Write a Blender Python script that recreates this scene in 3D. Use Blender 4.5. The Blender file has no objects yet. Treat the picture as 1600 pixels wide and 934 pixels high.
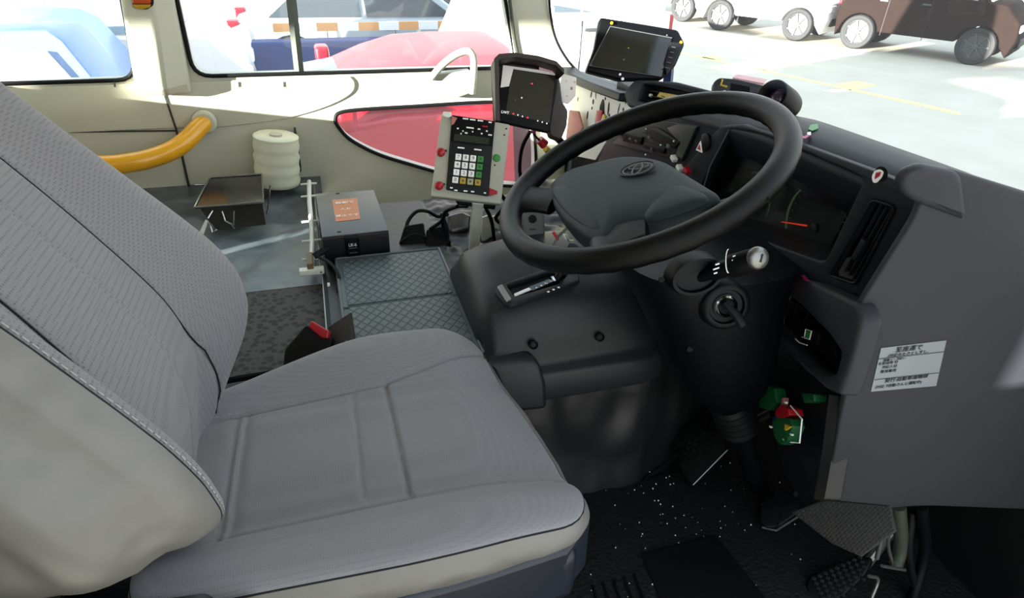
import bpy, bmesh, math, random
import numpy as np
from math import sin, cos, radians, pi
from mathutils import Vector, Matrix, noise
random.seed(7)
scene = bpy.context.scene
col = scene.collection

# ------------------------------------------------------------------ camera
FPX = 980.0
YAW, PITCH, ROLL = radians(17.5), radians(31.3), radians(2.0)
FW = Vector((sin(YAW)*cos(PITCH), cos(YAW)*cos(PITCH), -sin(PITCH)))
R0 = Vector((cos(YAW), -sin(YAW), 0)); U0 = R0.cross(FW)
RT = cos(ROLL)*R0 + sin(ROLL)*U0
UP = -sin(ROLL)*R0 + cos(ROLL)*U0
cd = bpy.data.cameras.new('camera'); cam = bpy.data.objects.new('camera', cd); col.objects.link(cam)
cd.sensor_width = 36; cd.lens = FPX/1600*36; cd.clip_start = 0.02; cd.clip_end = 300
m = Matrix((( RT.x, UP.x, -FW.x, 0), (RT.y, UP.y, -FW.y, 0), (RT.z, UP.z, -FW.z, 0), (0, 0, 0, 1)))
cam.matrix_world = m
scene.camera = cam

# ------------------------------------------------------------------ light
scene.view_settings.view_transform = 'Standard'
scene.view_settings.look = 'None'
scene.view_settings.gamma = 1
scene.view_settings.use_curve_mapping = False
scene.view_settings.exposure = 1.0
SUN_DIR = Vector((0.92, 0.37, -0.146)).normalized()
sd = bpy.data.lights.new('sun', 'SUN'); sd.energy = 23; sd.angle = radians(0.6); sd.color = (1, .95, .86)
so = bpy.data.objects.new('sun', sd); col.objects.link(so)
so.rotation_euler = SUN_DIR.to_track_quat('-Z', 'Y').to_euler()
wd = bpy.data.worlds.new('sky'); scene.world = wd; wd.use_nodes = True
nt = wd.node_tree; nt.nodes.clear()
bg = nt.nodes.new('ShaderNodeBackground'); out = nt.nodes.new('ShaderNodeOutputWorld')
tc = nt.nodes.new('ShaderNodeTexCoord'); sx = nt.nodes.new('ShaderNodeSeparateXYZ')
rp = nt.nodes.new('ShaderNodeValToRGB')
rp.color_ramp.elements[0].position = 0.0; rp.color_ramp.elements[0].color = (1, .97, .93, 1)
rp.color_ramp.elements[1].position = 0.7; rp.color_ramp.elements[1].color = (.70, .84, 1, 1)
nt.links.new(tc.outputs['Generated'], sx.inputs[0]); nt.links.new(sx.outputs['Z'], rp.inputs[0])
nt.links.new(rp.outputs[0], bg.inputs[0]); bg.inputs[1].default_value = 1.3
nt.links.new(bg.outputs[0], out.inputs[0])

# ------------------------------------------------------------------ geometry from sight lines
def ray(px, py): return FW + RT*((px-800)/FPX) - UP*((py-467)/FPX)
def atx(px, py, x): d = ray(px, py); return d*(x/d.x)
def aty(px, py, y): d = ray(px, py); return d*(y/d.y)
def atz(px, py, z): d = ray(px, py); return d*(z/d.z)
class Fr:
    """a plane: origin o, axes e1 (right), e2 (up), n (towards the viewer's side)"""
    def __init__(s, o, n, a=None, b=None, up=None):
        s.o = Vector(o); s.n = Vector(n).normalized()
        if a is not None:
            s.e1 = (s.hit(*b) - s.hit(*a)).normalized()
        else:
            u = Vector(up) if up else Vector((0, 0, 1))
            s.e1 = u.cross(s.n).normalized()
        s.e2 = s.n.cross(s.e1)
    def hit(s, px, py):
        d = ray(px, py); return d*(s.o.dot(s.n)/d.dot(s.n))
    def uv(s, px, py):
        p = s.hit(px, py) - s.o; return (p.dot(s.e1), p.dot(s.e2))
    def P(s, u, v, w=0): return s.o + s.e1*u + s.e2*v + s.n*w
    def M(s): 
        return Matrix(((s.e1.x, s.e2.x, s.n.x, s.o.x), (s.e1.y, s.e2.y, s.n.y, s.o.y), (s.e1.z, s.e2.z, s.n.z, s.o.z), (0, 0, 0, 1)))
def vert_plane(p0, p1):
    """vertical plane through two plan points, facing the camera"""
    a = Vector((p0[0], p0[1], 0)); b = Vector((p1[0], p1[1], 0)); t = (b-a).normalized()
    n = Vector((t.y, -t.x, 0))
    if n.dot(a) > 0: n = -n
    return Fr(a, n)

# ------------------------------------------------------------------ materials
KD = 1.0
def lin(c):
    if isinstance(c, str):
        c = [int(c[i:i+2], 16)/255 for i in (0, 2, 4)]
        c = [x/12.92 if x <= .04045 else ((x+.055)/1.055)**2.4 for x in c]
    return (c[0]*KD, c[1]*KD, c[2]*KD, 1)
def mat(name, c, rough=.5, metal=0, spec=.5, noise_amt=0, nscale=20, bump=0, bscale=200, coat=0, emit=None, estr=0):
    M = bpy.data.materials.new(name); M.use_nodes = True; t = M.node_tree; b = t.nodes['Principled BSDF']
    b.inputs['Base Color'].default_value = lin(c); b.inputs['Roughness'].default_value = rough
    b.inputs['Metallic'].default_value = metal; b.inputs['Specular IOR Level'].default_value = spec
    if coat: b.inputs['Coat Weight'].default_value = coat
    if emit: b.inputs['Emission Color'].default_value = lin(emit); b.inputs['Emission Strength'].default_value = estr
    co = t.nodes.new('ShaderNodeTexCoord')
    if noise_amt:
        n = t.nodes.new('ShaderNodeTexNoise'); n.inputs['Scale'].default_value = nscale; n.inputs['Detail'].default_value = 5
        t.links.new(co.outputs['Object'], n.inputs['Vector'])
        mx = t.nodes.new('ShaderNodeMix'); mx.data_type = 'RGBA'
        L = lin(c); mx.inputs[6].default_value = tuple(x*(1-noise_amt) for x in L[:3])+(1,)
        mx.inputs[7].default_value = tuple(min(1, x*(1+noise_amt)) for x in L[:3])+(1,)
        t.links.new(n.outputs[0], mx.inputs[0]); t.links.new(mx.outputs[2], b.inputs['Base Color'])
    if bump:
        n = t.nodes.new('ShaderNodeTexNoise'); n.inputs['Scale'].default_value = bscale; n.inputs['Detail'].default_value = 3
        t.links.new(co.outputs['Object'], n.inputs['Vector'])
        bm_ = t.nodes.new('ShaderNodeBump'); bm_.inputs['Strength'].default_value = bump; bm_.inputs['Distance'].default_value = .002
        t.links.new(n.outputs[0], bm_.inputs['Height']); t.links.new(bm_.outputs[0], b.inputs['Normal'])
    return M
def nodes(M): return M.node_tree, M.node_tree.nodes['Principled BSDF']
def glass(name, tint=(1, 1, 1), gloss=.06, rough=.0, dust=0):
    M = bpy.data.materials.new(name); M.use_nodes = True; t = M.node_tree; t.nodes.clear()
    o = t.nodes.new('ShaderNodeOutputMaterial'); mx = t.nodes.new('ShaderNodeMixShader')
    tr = t.nodes.new('ShaderNodeBsdfTransparent'); gl = t.nodes.new('ShaderNodeBsdfGlossy')
    tr.inputs[0].default_value = (*tint, 1); gl.inputs['Roughness'].default_value = rough; mx.inputs[0].default_value = gloss
    t.links.new(tr.outputs[0], mx.inputs[1]); t.links.new(gl.outputs[0], mx.inputs[2]); t.links.new(mx.outputs[0], o.inputs[0])
    if dust:      # film of dust on the pane
        tl = t.nodes.new('ShaderNodeBsdfTranslucent'); m2 = t.nodes.new('ShaderNodeMixShader'); m2.inputs[0].default_value = dust
        t.links.new(mx.outputs[0], m2.inputs[1]); t.links.new(tl.outputs[0], m2.inputs[2]); t.links.new(m2.outputs[0], o.inputs[0])
    return M
def fabric(name, c, dots, amt=.20):
    """seat cloth: fine dot weave"""
    M = mat(name, c, .78, spec=.25); t, b = nodes(M)
    co = t.nodes.new('ShaderNodeTexCoord'); v = t.nodes.new('ShaderNodeTexVoronoi')
    v.inputs['Scale'].default_value = dots; v.inputs['Randomness'].default_value = .12
    t.links.new(co.outputs['Object'], v.inputs['Vector'])
    r = t.nodes.new('ShaderNodeValToRGB'); L = lin(c)
    r.color_ramp.elements[0].position = .22; r.color_ramp.elements[0].color = tuple(x*(1-amt) for x in L[:3])+(1,)
    r.color_ramp.elements[1].position = .42; r.color_ramp.elements[1].color = L
    t.links.new(v.outputs['Distance'], r.inputs[0]); t.links.new(r.outputs[0], b.inputs['Base Color'])
    bp = t.nodes.new('ShaderNodeBump'); bp.inputs['Strength'].default_value = .25; bp.inputs['Distance'].default_value = .0008
    t.links.new(v.outputs['Distance'], bp.inputs['Height']); t.links.new(bp.outputs[0], b.inputs['Normal'])
    b.inputs['Sheen Weight'].default_value = .15
    return M
def speckle(name, base, dot, scale, thr, rough=.7, rnd=1.0, bump=.4, clump=0):
    M = mat(name, base, rough); t, b = nodes(M)
    co = t.nodes.new('ShaderNodeTexCoord'); v = t.nodes.new('ShaderNodeTexVoronoi'); v.inputs['Scale'].default_value = scale
    v.inputs['Randomness'].default_value = rnd; t.links.new(co.outputs['Object'], v.inputs['Vector'])
    r = t.nodes.new('ShaderNodeValToRGB'); r.color_ramp.elements[0].position = thr*.75; r.color_ramp.elements[0].color = lin(dot)
    r.color_ramp.elements[1].position = thr; r.color_ramp.elements[1].color = lin(base)
    t.links.new(v.outputs['Distance'], r.inputs[0]); src = r.outputs[0]
    if clump:
        n = t.nodes.new('ShaderNodeTexNoise'); n.inputs['Scale'].default_value = 5; t.links.new(co.outputs['Object'], n.inputs['Vector'])
        g = t.nodes.new('ShaderNodeTexNoise'); g.inputs['Scale'].default_value = scale*.8; t.links.new(co.outputs['Object'], g.inputs['Vector'])
        mm = t.nodes.new('ShaderNodeMath'); mm.operation = 'MULTIPLY'; t.links.new(n.outputs[0], mm.inputs[0]); t.links.new(g.outputs[0], mm.inputs[1])
        r2 = t.nodes.new('ShaderNodeValToRGB'); r2.color_ramp.elements[0].position = .24; r2.color_ramp.elements[1].position = .27
        t.links.new(mm.outputs[0], r2.inputs[0])
        mx = t.nodes.new('ShaderNodeMix'); mx.data_type = 'RGBA'; mx.inputs[6].default_value = lin(base)
        t.links.new(r2.outputs[0], mx.inputs[0]); t.links.new(src, mx.inputs[7]); src = mx.outputs[2]
    t.links.new(src, b.inputs['Base Color'])
    if bump:
        bp = t.nodes.new('ShaderNodeBump'); bp.inputs['Strength'].default_value = bump; bp.inputs['Distance'].default_value = .003
        t.links.new(v.outputs['Distance'], bp.inputs['Height']); t.links.new(bp.outputs[0], b.inputs['Normal'])
    return M
def diamond(name, c, rough=.55, pitch=.0135):
    """rubber with a raised diamond lattice"""
    M = mat(name, c, rough); t, b = nodes(M)
    co = t.nodes.new('ShaderNodeTexCoord'); sp = t.nodes.new('ShaderNodeSeparateXYZ'); t.links.new(co.outputs['Object'], sp.inputs[0])
    def math(op, a, bb):
        n = t.nodes.new('ShaderNodeMath'); n.operation = op
        for i, q in enumerate((a, bb)):
            if q is None: continue
            if isinstance(q, (int, float)): n.inputs[i].default_value = q
            else: t.links.new(q, n.inputs[i])
        return n.outputs[0]
    ax = math('DIVIDE', sp.outputs['X'], pitch*1.25); ay = math('DIVIDE', sp.outputs['Y'], pitch*1.6)
    def line(q):
        f = math('FRACT', q, None); f = math('SUBTRACT', f, .5); return math('ABSOLUTE', f, None)
    l = math('MINIMUM', line(math('ADD', ax, ay)), line(math('SUBTRACT', ax, ay)))
    r = t.nodes.new('ShaderNodeValToRGB'); r.color_ramp.elements[0].position = .05; r.color_ramp.elements[1].position = .11
    t.links.new(l, r.inputs[0])
    bp = t.nodes.new('ShaderNodeBump'); bp.inputs['Strength'].default_value = .9; bp.inputs['Distance'].default_value = .002
    t.links.new(r.outputs[0], bp.inputs['Height']); t.links.new(bp.outputs[0], b.inputs['Normal'])
    mx = t.nodes.new('ShaderNodeMix'); mx.data_type = 'RGBA'; L = lin(c)
    mx.inputs[6].default_value = tuple(x*.45 for x in L[:3])+(1,); mx.inputs[7].default_value = L
    t.links.new(r.outputs[0], mx.inputs[0]); t.links.new(mx.outputs[2], b.inputs['Base Color'])
    return M
M = {}
KD = .74
M['cream'] = mat('cream_plastic', 'dad9c4', .55, noise_amt=.03, nscale=6)
M['cream_dk'] = mat('grey_cream_plastic', 'b4b3a4', .5, noise_amt=.05)
M['seam'] = mat('seam', '33332c', .7)
KD = .55
M['rubber'] = mat('black_rubber', '111214', .55, spec=.2)
M['gasket'] = mat('green_grey_gasket', '4a5142', .5)
M['dash'] = mat('navy_black_plastic', '1c232d', .5, spec=.2, bump=.15, bscale=900)
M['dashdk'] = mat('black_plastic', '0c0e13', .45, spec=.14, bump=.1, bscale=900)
M['void'] = mat('black_void', '08090b', .6, spec=.15)
M['grey_panel'] = mat('grey_plastic', '3d3f46', .5, spec=.22, bump=.2, bscale=1200)
M['grey_dk'] = mat('dark_grey_plastic', '24262c', .45, spec=.2, bump=.15, bscale=900)
M['wheel'] = mat('black_leatherette', '07080a', .36, bump=.25, bscale=1400, spec=.15)
M['hub'] = mat('blue_grey_pad', '222e38', .55, spec=.25, bump=.25, bscale=1600)
M['console'] = mat('console_plastic', '2b2f33', .42, spec=.28, bump=.12, bscale=1200)
M['colcover'] = mat('column_plastic', '0a0d14', .45, spec=.16, bump=.15, bscale=900)
M['chrome'] = mat('chrome', 'd8dadd', .15, metal=1)
M['steel'] = mat('brushed_steel', 'a9a9a4', .35, metal=.8)
M['fab'] = fabric('grey_seat_cloth', 'a5a4aa', 330)
M['fab2'] = fabric('grey_seat_cloth_bolster', 'a3a1a7', 270, .38)
M['fabc'] = fabric('smooth_seat_cloth', 'a5a9b0', 420, .12)
M['vinyl_side'] = mat('light_grey_vinyl', '94928e', .42, noise_amt=.03, nscale=8)
M['thread'] = mat('thread', 'c4c2c6', .7)
M['plinth'] = mat('dark_blue_plastic', '1c2432', .42)
M['blackvinyl'] = mat('black_vinyl', '1d1e20', .42, noise_amt=.3, nscale=12, bump=.2, bscale=60, spec=.4)
M['matrub'] = diamond('grey_green_rubber', '66757a', pitch=.0175)
M['matedge'] = mat('grey_green_edge', '66757a', .5)
M['deckdark'] = speckle('dotted_black_rubber', '4a4542', '050506', 66, .50)
M['floorblk'] = speckle('gritty_black_mat', '0e0f12', '050506', 130, .4, clump=0, rough=.6)
KD = 1
M['yellow'] = mat('yellow_enamel', 'e2a010', .28, coat=.4, noise_amt=.06, nscale=25)
KD = .55
KD = 1
M['orange'] = mat('orange_sticker', 'bf6c34', .5)
KD = .55
KD = 1
M['white'] = mat('white_print', 'f2f2f2', .5)
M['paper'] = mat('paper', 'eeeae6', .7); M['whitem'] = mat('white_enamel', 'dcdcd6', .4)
M['pinkpaper'] = mat('pink_paper', 'e2b4bb', .7); M['label'] = mat('silver_label', '7f858a', .35, metal=.2)
M['beige'] = mat('beige_enamel', 'a9a89c', .45)
KD = .55
M['red'] = mat('red_plastic', 'd0142a', .35)
M['redline'] = mat('red_tape', 'b81420', .4)
M['green'] = mat('green_plastic', '3fae4a', .45)
M['greend'] = mat('dark_green_connector', '0f6a38', .4)
M['blue'] = mat('blue_connector', '1c3f8c', .4)
M['yel'] = mat('yellow_plastic', 'eec62a', .45)
M['pink'] = mat('magenta_sticker', 'd62f86', .45)
M['salmon'] = mat('salmon_board', 'e58d80', .6)
M['screen'] = mat('screen_glass', '101216', .12, spec=.6)
M['lcd'] = mat('lcd_glass', '1f2a26', .15)
M['brown_dk'] = mat('brown_black_plastic', '3a2d28', .5)
M['greym'] = mat('mid_grey_plastic', '6b6c6e', .5)
M['boxtop'] = mat('grey_metal_lid', '55585a', .4, metal=.3)
M['boxside'] = mat('black_case', '0d0e12', .4)
M['roll'] = mat('cream_film', 'dcdcae', .5, noise_amt=.08, nscale=12)
KD = 1
M['rollw'] = mat('white_film', 'cfcfb8', .5, noise_amt=.06, nscale=9)
KD = .55
M['browncard'] = mat('brown_leatherette', '3b332f', .5)
M['redglass'] = glass('lower_window_glass', (.96, .93, .95), .06, .12, dust=.05)
M['clear'] = glass('window_glass', (.95, .98, .98), .03, dust=.03)
M['wind'] = glass('windshield_glass', (.93, .97, .96), .02, dust=.035)
M['acryl'] = glass('acrylic_sheet', (.88, .93, .93), .10, .06)
M['orangel'] = mat('orange_lens', 'e2591c', .25)
M['yellens'] = mat('yellow_lens', 'e8b01e', .3)
M['ink'] = mat('black_ink', '15171a', .6)
M['redink'] = mat('red_ink', 'c22838', .6)
M['needle'] = mat('red_needle', 'd8341c', .4, emit='ff3a18', estr=.35)
M['gaugegreen'] = mat('green_scale', '7fae6a', .5)
M['gaugedim'] = mat('dim_scale', '55604f', .5)
M['lamp_red'] = mat('red_indicator', 'ff3a5a', .4, emit='ff2a50', estr=.8)
M['lamp_green'] = mat('green_display', '1c6a2c', .4, emit='24a03c', estr=.35)
M['white_lamp'] = mat('white_indicator', 'ffffff', .4, emit='ffffff', estr=.7)

# worn sheet floor
Mw = mat('worn_grey_sheet', '5b646a', .3, spec=.6); t_, b_ = nodes(Mw)
co = t_.nodes.new('ShaderNodeTexCoord'); n1 = t_.nodes.new('ShaderNodeTexNoise'); n1.inputs['Scale'].default_value = 9; n1.inputs['Detail'].default_value = 8; n1.inputs['Distortion'].default_value = 1.2
t_.links.new(co.outputs['Object'], n1.inputs['Vector'])
r1 = t_.nodes.new('ShaderNodeValToRGB'); r1.color_ramp.elements[0].position = .36; r1.color_ramp.elements[0].color = lin('3d444a')
r1.color_ramp.elements[1].position = .66; r1.color_ramp.elements[1].color = lin('8a9396'); e = r1.color_ramp.elements.new(.52); e.color = lin('66747e')
t_.links.new(n1.outputs[0], r1.inputs[0]); t_.links.new(r1.outputs[0], b_.inputs['Base Color'])
r2 = t_.nodes.new('ShaderNodeValToRGB'); r2.color_ramp.elements[0].color = (.15, .15, .15, 1); r2.color_ramp.elements[1].color = (.6, .6, .6, 1)
t_.links.new(n1.outputs[0], r2.inputs[0]); t_.links.new(r2.outputs[0], b_.inputs['Roughness'])
M['worn'] = Mw
# asphalt
KD = 1.0
Ma = mat('asphalt', '9a9890', .9); t_, b_ = nodes(Ma)
co = t_.nodes.new('ShaderNodeTexCoord'); n1 = t_.nodes.new('ShaderNodeTexNoise'); n1.inputs['Scale'].default_value = 1.3; n1.inputs['Detail'].default_value = 9
t_.links.new(co.outputs['Object'], n1.inputs['Vector'])
r1 = t_.nodes.new('ShaderNodeValToRGB'); r1.color_ramp.elements[0].position = .3; r1.color_ramp.elements[0].color = lin('aba597')
r1.color_ramp.elements[1].position = .7; r1.color_ramp.elements[1].color = lin('b5afa2')
t_.links.new(n1.outputs[0], r1.inputs[0]); t_.links.new(r1.outputs[0], b_.inputs['Base Color'])
M['asphalt'] = Ma

KD = .55
# ------------------------------------------------------------------ mesh builder
def catmull(pts, n=8, closed=False):
    P = [Vector(p) for p in pts]; L = len(P); o = []
    rng = range(L) if closed else range(L-1)
    for i in rng:
        p0 = P[(i-1) % L] if closed or i > 0 else P[0]*2-P[1]
        p1 = P[i]; p2 = P[(i+1) % L]
        p3 = P[(i+2) % L] if closed or i+2 < L else P[-1]*2-P[-2]
        for k in range(n):
            t = k/n
            o.append(.5*((2*p1)+(p2-p0)*t+(2*p0-5*p1+4*p2-p3)*t*t+(3*p1-p0-3*p2+p3)*t**3))
    if not closed: o.append(P[-1])
    return o
def rnd(poly, r, n=5):
    """round the corners of a 2D polygon"""
    P = [Vector(p) for p in poly]; L = len(P); o = []
    rr = r if isinstance(r, (list, tuple)) else [r]*L
    for i in range(L):
        a, b, c = P[i-1], P[i], P[(i+1) % L]
        d1 = a-b; d2 = c-b; q = min(rr[i], d1.length*.48, d2.length*.48)
        if q <= 1e-6: o.append(b); continue
        s = b+d1.normalized()*q; e = b+d2.normalized()*q
        for k in range(n+1):
            t = k/n; o.append((1-t)**2*s+2*t*(1-t)*b+t*t*e)
    return o
class MB:
    def __init__(s): s.bm = bmesh.new()
    def box(s, c, d, rot=None, bev=0):
        g = bmesh.ops.create_cube(s.bm, size=1)['verts']; c = Vector(c)
        for v in g: v.co = Vector((v.co.x*d[0], v.co.y*d[1], v.co.z*d[2]))
        if bev:
            es = list({e for v in g for e in v.link_edges})
            r = bmesh.ops.bevel(s.bm, geom=es, offset=bev, segments=3, profile=.6, affect='EDGES')
            g = list({v for f in r['faces'] for v in f.verts} | {v for v in g if v.is_valid})
        for v in g: v.co = (rot @ v.co if rot else v.co) + c
        return s
    def fbox(s, f, u, v, w, du, dv, dw, bev=0, spin=0):
        """box in a frame, centred at u, v with its back at w"""
        R = Matrix((( f.e1.x, f.e2.x, f.n.x), (f.e1.y, f.e2.y, f.n.y), (f.e1.z, f.e2.z, f.n.z)))
        if spin: R = R @ Matrix.Rotation(spin, 3, 'Z')
        return s.box(f.P(u, v, w+dw/2), (du, dv, dw), R, bev)
    def tube(s, pts, r, seg=10, closed=False, cap=True, flat=1):
        P = [Vector(p) for p in pts]; L = len(P); rs = r if isinstance(r, (list, tuple)) else [r]*L
        rings = []; up = None
        for i in range(L):
            if closed: t = (P[(i+1) % L]-P[i-1])
            else: t = P[min(i+1, L-1)]-P[max(i-1, 0)]
            t.normalize()
            if up is None:
                up = Vector((0, 0, 1)) if abs(t.z) < .9 else Vector((1, 0, 0))
            up = (up - t*up.dot(t)).normalized(); sd_ = t.cross(up)
            rings.append([s.bm.verts.new(P[i]+(up*cos(2*pi*k/seg)*flat+sd_*sin(2*pi*k/seg))*rs[i]) for k in range(seg)])
        s._skin(rings, closed)
        if cap and not closed:
            s.bm.faces.new(rings[0][::-1]); s.bm.faces.new(rings[-1])
        return s
    def _skin(s, rings, closed, wrap=True):
        L = len(rings); n = len(rings[0])
        for i in range(L if closed else L-1):
            a, b = rings[i], rings[(i+1) % L]
            for k in range(n if wrap else n-1):
                try: s.bm.faces.new((a[k], a[(k+1) % n], b[(k+1) % n], b[k]))
                except ValueError: pass
    def loft(s, rings, cap=(True, True), wrap=True, closed=False):
        R = [[s.bm.verts.new(Vector(p)) for p in r] for r in rings]
        s._skin(R, closed, wrap)
        if wrap and not closed:
            if cap[0]: s.bm.faces.new(R[0][::-1])
            if cap[1]: s.bm.faces.new(R[-1])
        return s
    def lathe(s, o, axis, prof, seg=32, cap=True):
        """prof: (radius, height along axis)"""
        a = Vector(axis).normalized(); u = Vector((0, 0, 1)) if abs(a.z) < .9 else Vector((1, 0, 0))
        u = (u-a*u.dot(a)).normalized(); w = a.cross(u); o = Vector(o)
        R = [[s.bm.verts.new(o+a*h+(u*cos(2*pi*k/seg)+w*sin(2*pi*k/seg))*max(r, 1e-5)) for k in range(seg)] for r, h in prof]
        s._skin(R, False)
        if cap and prof[0][0] > 1e-4: s.bm.faces.new(R[0][::-1])
        if cap and prof[-1][0] > 1e-4: s.bm.faces.new(R[-1])
        return s
    def prism(s, pts0, pts1):
        a = [s.bm.verts.new(Vector(p)) for p in pts0]; b = [s.bm.verts.new(Vector(p)) for p in pts1]; n = len(a)
        s.bm.faces.new(a); s.bm.faces.new(b[::-1])
        for k in range(n): s.bm.faces.new((a[k], b[k], b[(k+1) % n], a[(k+1) % n]))
        return s
    def grid(s, fn, nu, nv):
        R = [[s.bm.verts.new(Vector(fn(i/nu, j/nv))) for j in range(nv+1)] for i in range(nu+1)]
        s._skin(R, False, wrap=False); return s
    def build(s, name, m, parent=None, smooth=40, bevel=0, subd=0, seg=2):
        bmesh.ops.remove_doubles(s.bm, verts=s.bm.verts, dist=1e-6)
        bmesh.ops.recalc_face_normals(s.bm, faces=s.bm.faces)
        me = bpy.data.meshes.new(name)
        base = Vector(parent['_b']) if parent and '_b' in parent else None
        if base is None:
            if parent is None:
                xs = [v.co for v in s.bm.verts]
                base = Vector((sum(p.x for p in xs)/len(xs), sum(p.y for p in xs)/len(xs), min(p.z for p in xs)))
            else: base = Vector((0, 0, 0))
        bmesh.ops.translate(s.bm, verts=s.bm.verts, vec=-base)
        s.bm.to_mesh(me); s.bm.free()
        return link(name, me, m, parent, base, smooth, bevel, subd, seg)
def link(name, me, m, parent, base, smooth=40, bevel=0, subd=0, seg=2):
    me.materials.clear(); me.materials.append(m if not isinstance(m, str) else M[m])
    if smooth:
        me.polygons.foreach_set('use_smooth', [True]*len(me.polygons))
        me.set_sharp_from_angle(angle=radians(smooth))
    o = bpy.data.objects.new(name, me); col.objects.link(o)
    if parent: o.parent = parent
    else: o.location = base
    o['_b'] = tuple(base)
    if bevel:
        b = o.modifiers.new('bevel', 'BEVEL'); b.width = bevel; b.segments = seg; b.limit_method = 'ANGLE'; b.angle_limit = radians(35)
    if subd:
        b = o.modifiers.new('sub', 'SUBSURF'); b.levels = subd; b.render_levels = subd
    return o
def panel(name, m, f, outer, holes=(), d=.004, bev=0, parent=None, w=0, bres=2):
    """flat plate in frame f; outlines in plane units; its face lies at w"""
    cu = bpy.data.curves.new(name, 'CURVE'); cu.dimensions = '2D'; cu.fill_mode = 'BOTH'
    cu.extrude = max(d/2-bev, 0); cu.bevel_depth = bev; cu.bevel_resolution = bres
    def area(p): return sum(p[i-1][0]*p[i][1]-p[i][0]*p[i-1][1] for i in range(len(p)))
    for k, poly in enumerate([outer]+list(holes)):
        a = area(poly)
        pts = list(poly) if (a > 0) == (k == 0) else list(poly)[::-1]
        sp = cu.splines.new('POLY'); sp.points.add(len(pts)-1); sp.use_cyclic_u = True
        for i, p in enumerate(pts): sp.points[i].co = (p[0], p[1], 0, 1)
    if bev: cu.offset = -bev
    tmp = bpy.data.objects.new('tmp', cu); col.objects.link(tmp)
    dg = bpy.context.evaluated_depsgraph_get(); dg.update()
    me = bpy.data.meshes.new_from_object(tmp.evaluated_get(dg))
    bpy.data.objects.remove(tmp); bpy.data.curves.remove(cu)
    me.transform(f.M() @ Matrix.Translation((0, 0, w-d/2)))
    if parent is not None and '_b' in parent: base = Vector(parent['_b'])
    elif parent is None: base = f.P(*outer[0])
    else: base = Vector((0, 0, 0))
    me.transform(Matrix.Translation(-base))
    bm = bmesh.new(); bm.from_mesh(me); bmesh.ops.remove_doubles(bm, verts=bm.verts, dist=1e-5); bmesh.ops.recalc_face_normals(bm, faces=bm.faces); bm.to_mesh(me); bm.free()
    return link(name, me, m, parent, base, 35)
def pxp(f, pts): return [f.uv(*p) for p in pts]
def text(s, size, f, u, v, m, parent, w=.0008, name='lettering', align='CENTER', spin=0, sx=1):
    cu = bpy.data.curves.new(name, 'FONT'); cu.body = s; cu.size = size; cu.extrude = .0002; cu.align_x = align; cu.align_y = 'CENTER'
    tmp = bpy.data.objects.new('tmp', cu); col.objects.link(tmp)
    dg = bpy.context.evaluated_depsgraph_get(); dg.update()
    me = bpy.data.meshes.new_from_object(tmp.evaluated_get(dg)); bpy.data.objects.remove(tmp); bpy.data.curves.remove(cu)
    me.transform(f.M() @ Matrix.Translation((u, v, w)) @ Matrix.Rotation(spin, 4, 'Z') @ Matrix.Diagonal((sx, 1, 1, 1)))
    base = Vector(parent['_b']) if parent else Vector((0, 0, 0)); me.transform(Matrix.Translation(-base))
    return link(name, me, m, parent, base, 0)
def ellipse(cx, cy, a, b, n=32, ang=0):
    return [(cx+a*cos(t)*cos(ang)-b*sin(t)*sin(ang), cy+a*cos(t)*sin(ang)+b*sin(t)*cos(ang)) for t in [2*pi*i/n for i in range(n)]]
def rect(cx, cy, w, h, r=0, n=4):
    p = [(cx-w/2, cy-h/2), (cx+w/2, cy-h/2), (cx+w/2, cy+h/2), (cx-w/2, cy+h/2)]
    return rnd(p, r, n) if r else p
def thing(name, label, cat, base, group=None):
    o = bpy.data.objects.new(name, None); col.objects.link(o); o.location = base; o['_b'] = tuple(base); o.empty_display_size = .02
    o['label'] = label; o['category'] = cat
    if group: o['group'] = group
    return o
def tag(o, label, cat, group=None, kind=None):
    o['label'] = label; o['category'] = cat
    if group: o['group'] = group
    if kind: o['kind'] = kind
    return o
def struct(o, label=None):
    o['kind'] = 'structure'
    if label: o['label'] = label
    return o
def sstep(a, b, x): t = np.clip((x-a)/(b-a), 0, 1); return t*t*(3-2*t)

# ================================================================== THE BUS SHELL
YW = 2.05
WL = Fr((0, YW, 0), (0, -1, 0))
def wl(*p): return [WL.uv(*q) for q in p]
def ext(a, b, z):            # carry the edge a->b on to height z
    t = (z-a[1])/(b[1]-a[1]); return (a[0]+(b[0]-a[0])*t, z)
bl, tl = WL.uv(303, 119), WL.uv(277, 0); br, tr = WL.uv(807, 105), WL.uv(789, 0)
win1 = rnd([bl, br, ext(br, tr, .42), ext(bl, tl, .42)], [.05, .03, .05, .05])
br3, tr3 = WL.uv(214, 124), WL.uv(191, 0)
win3 = rnd([(-6.0, br3[1]), br3, ext(br3, tr3, .42), (-6.0, .42)], .05)
tear = [Vector(p) for p in wl((524, 186), (530, 176), (560, 171), (640, 166), (780, 159), (822, 172), (836, 225), (832, 287), (800, 290), (757, 286), (700, 273), (640, 256), (590, 240), (548, 218), (529, 198))]
tear = [(p.x, p.y) for p in catmull([(p.x, p.y, 0) for p in tear], 5, True)]
struct(panel('wall_left', M['cream'], WL, [(-6.4, -1.15), (.95, -1.15), (.95, -.52)]+wl((908, 124), (884, 94), (867, 62), (859, 26), (855, -20), (846, -120))+[(.60, .66), (-6.4, .66)], [win1, win3, tear], d=.05))
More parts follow.
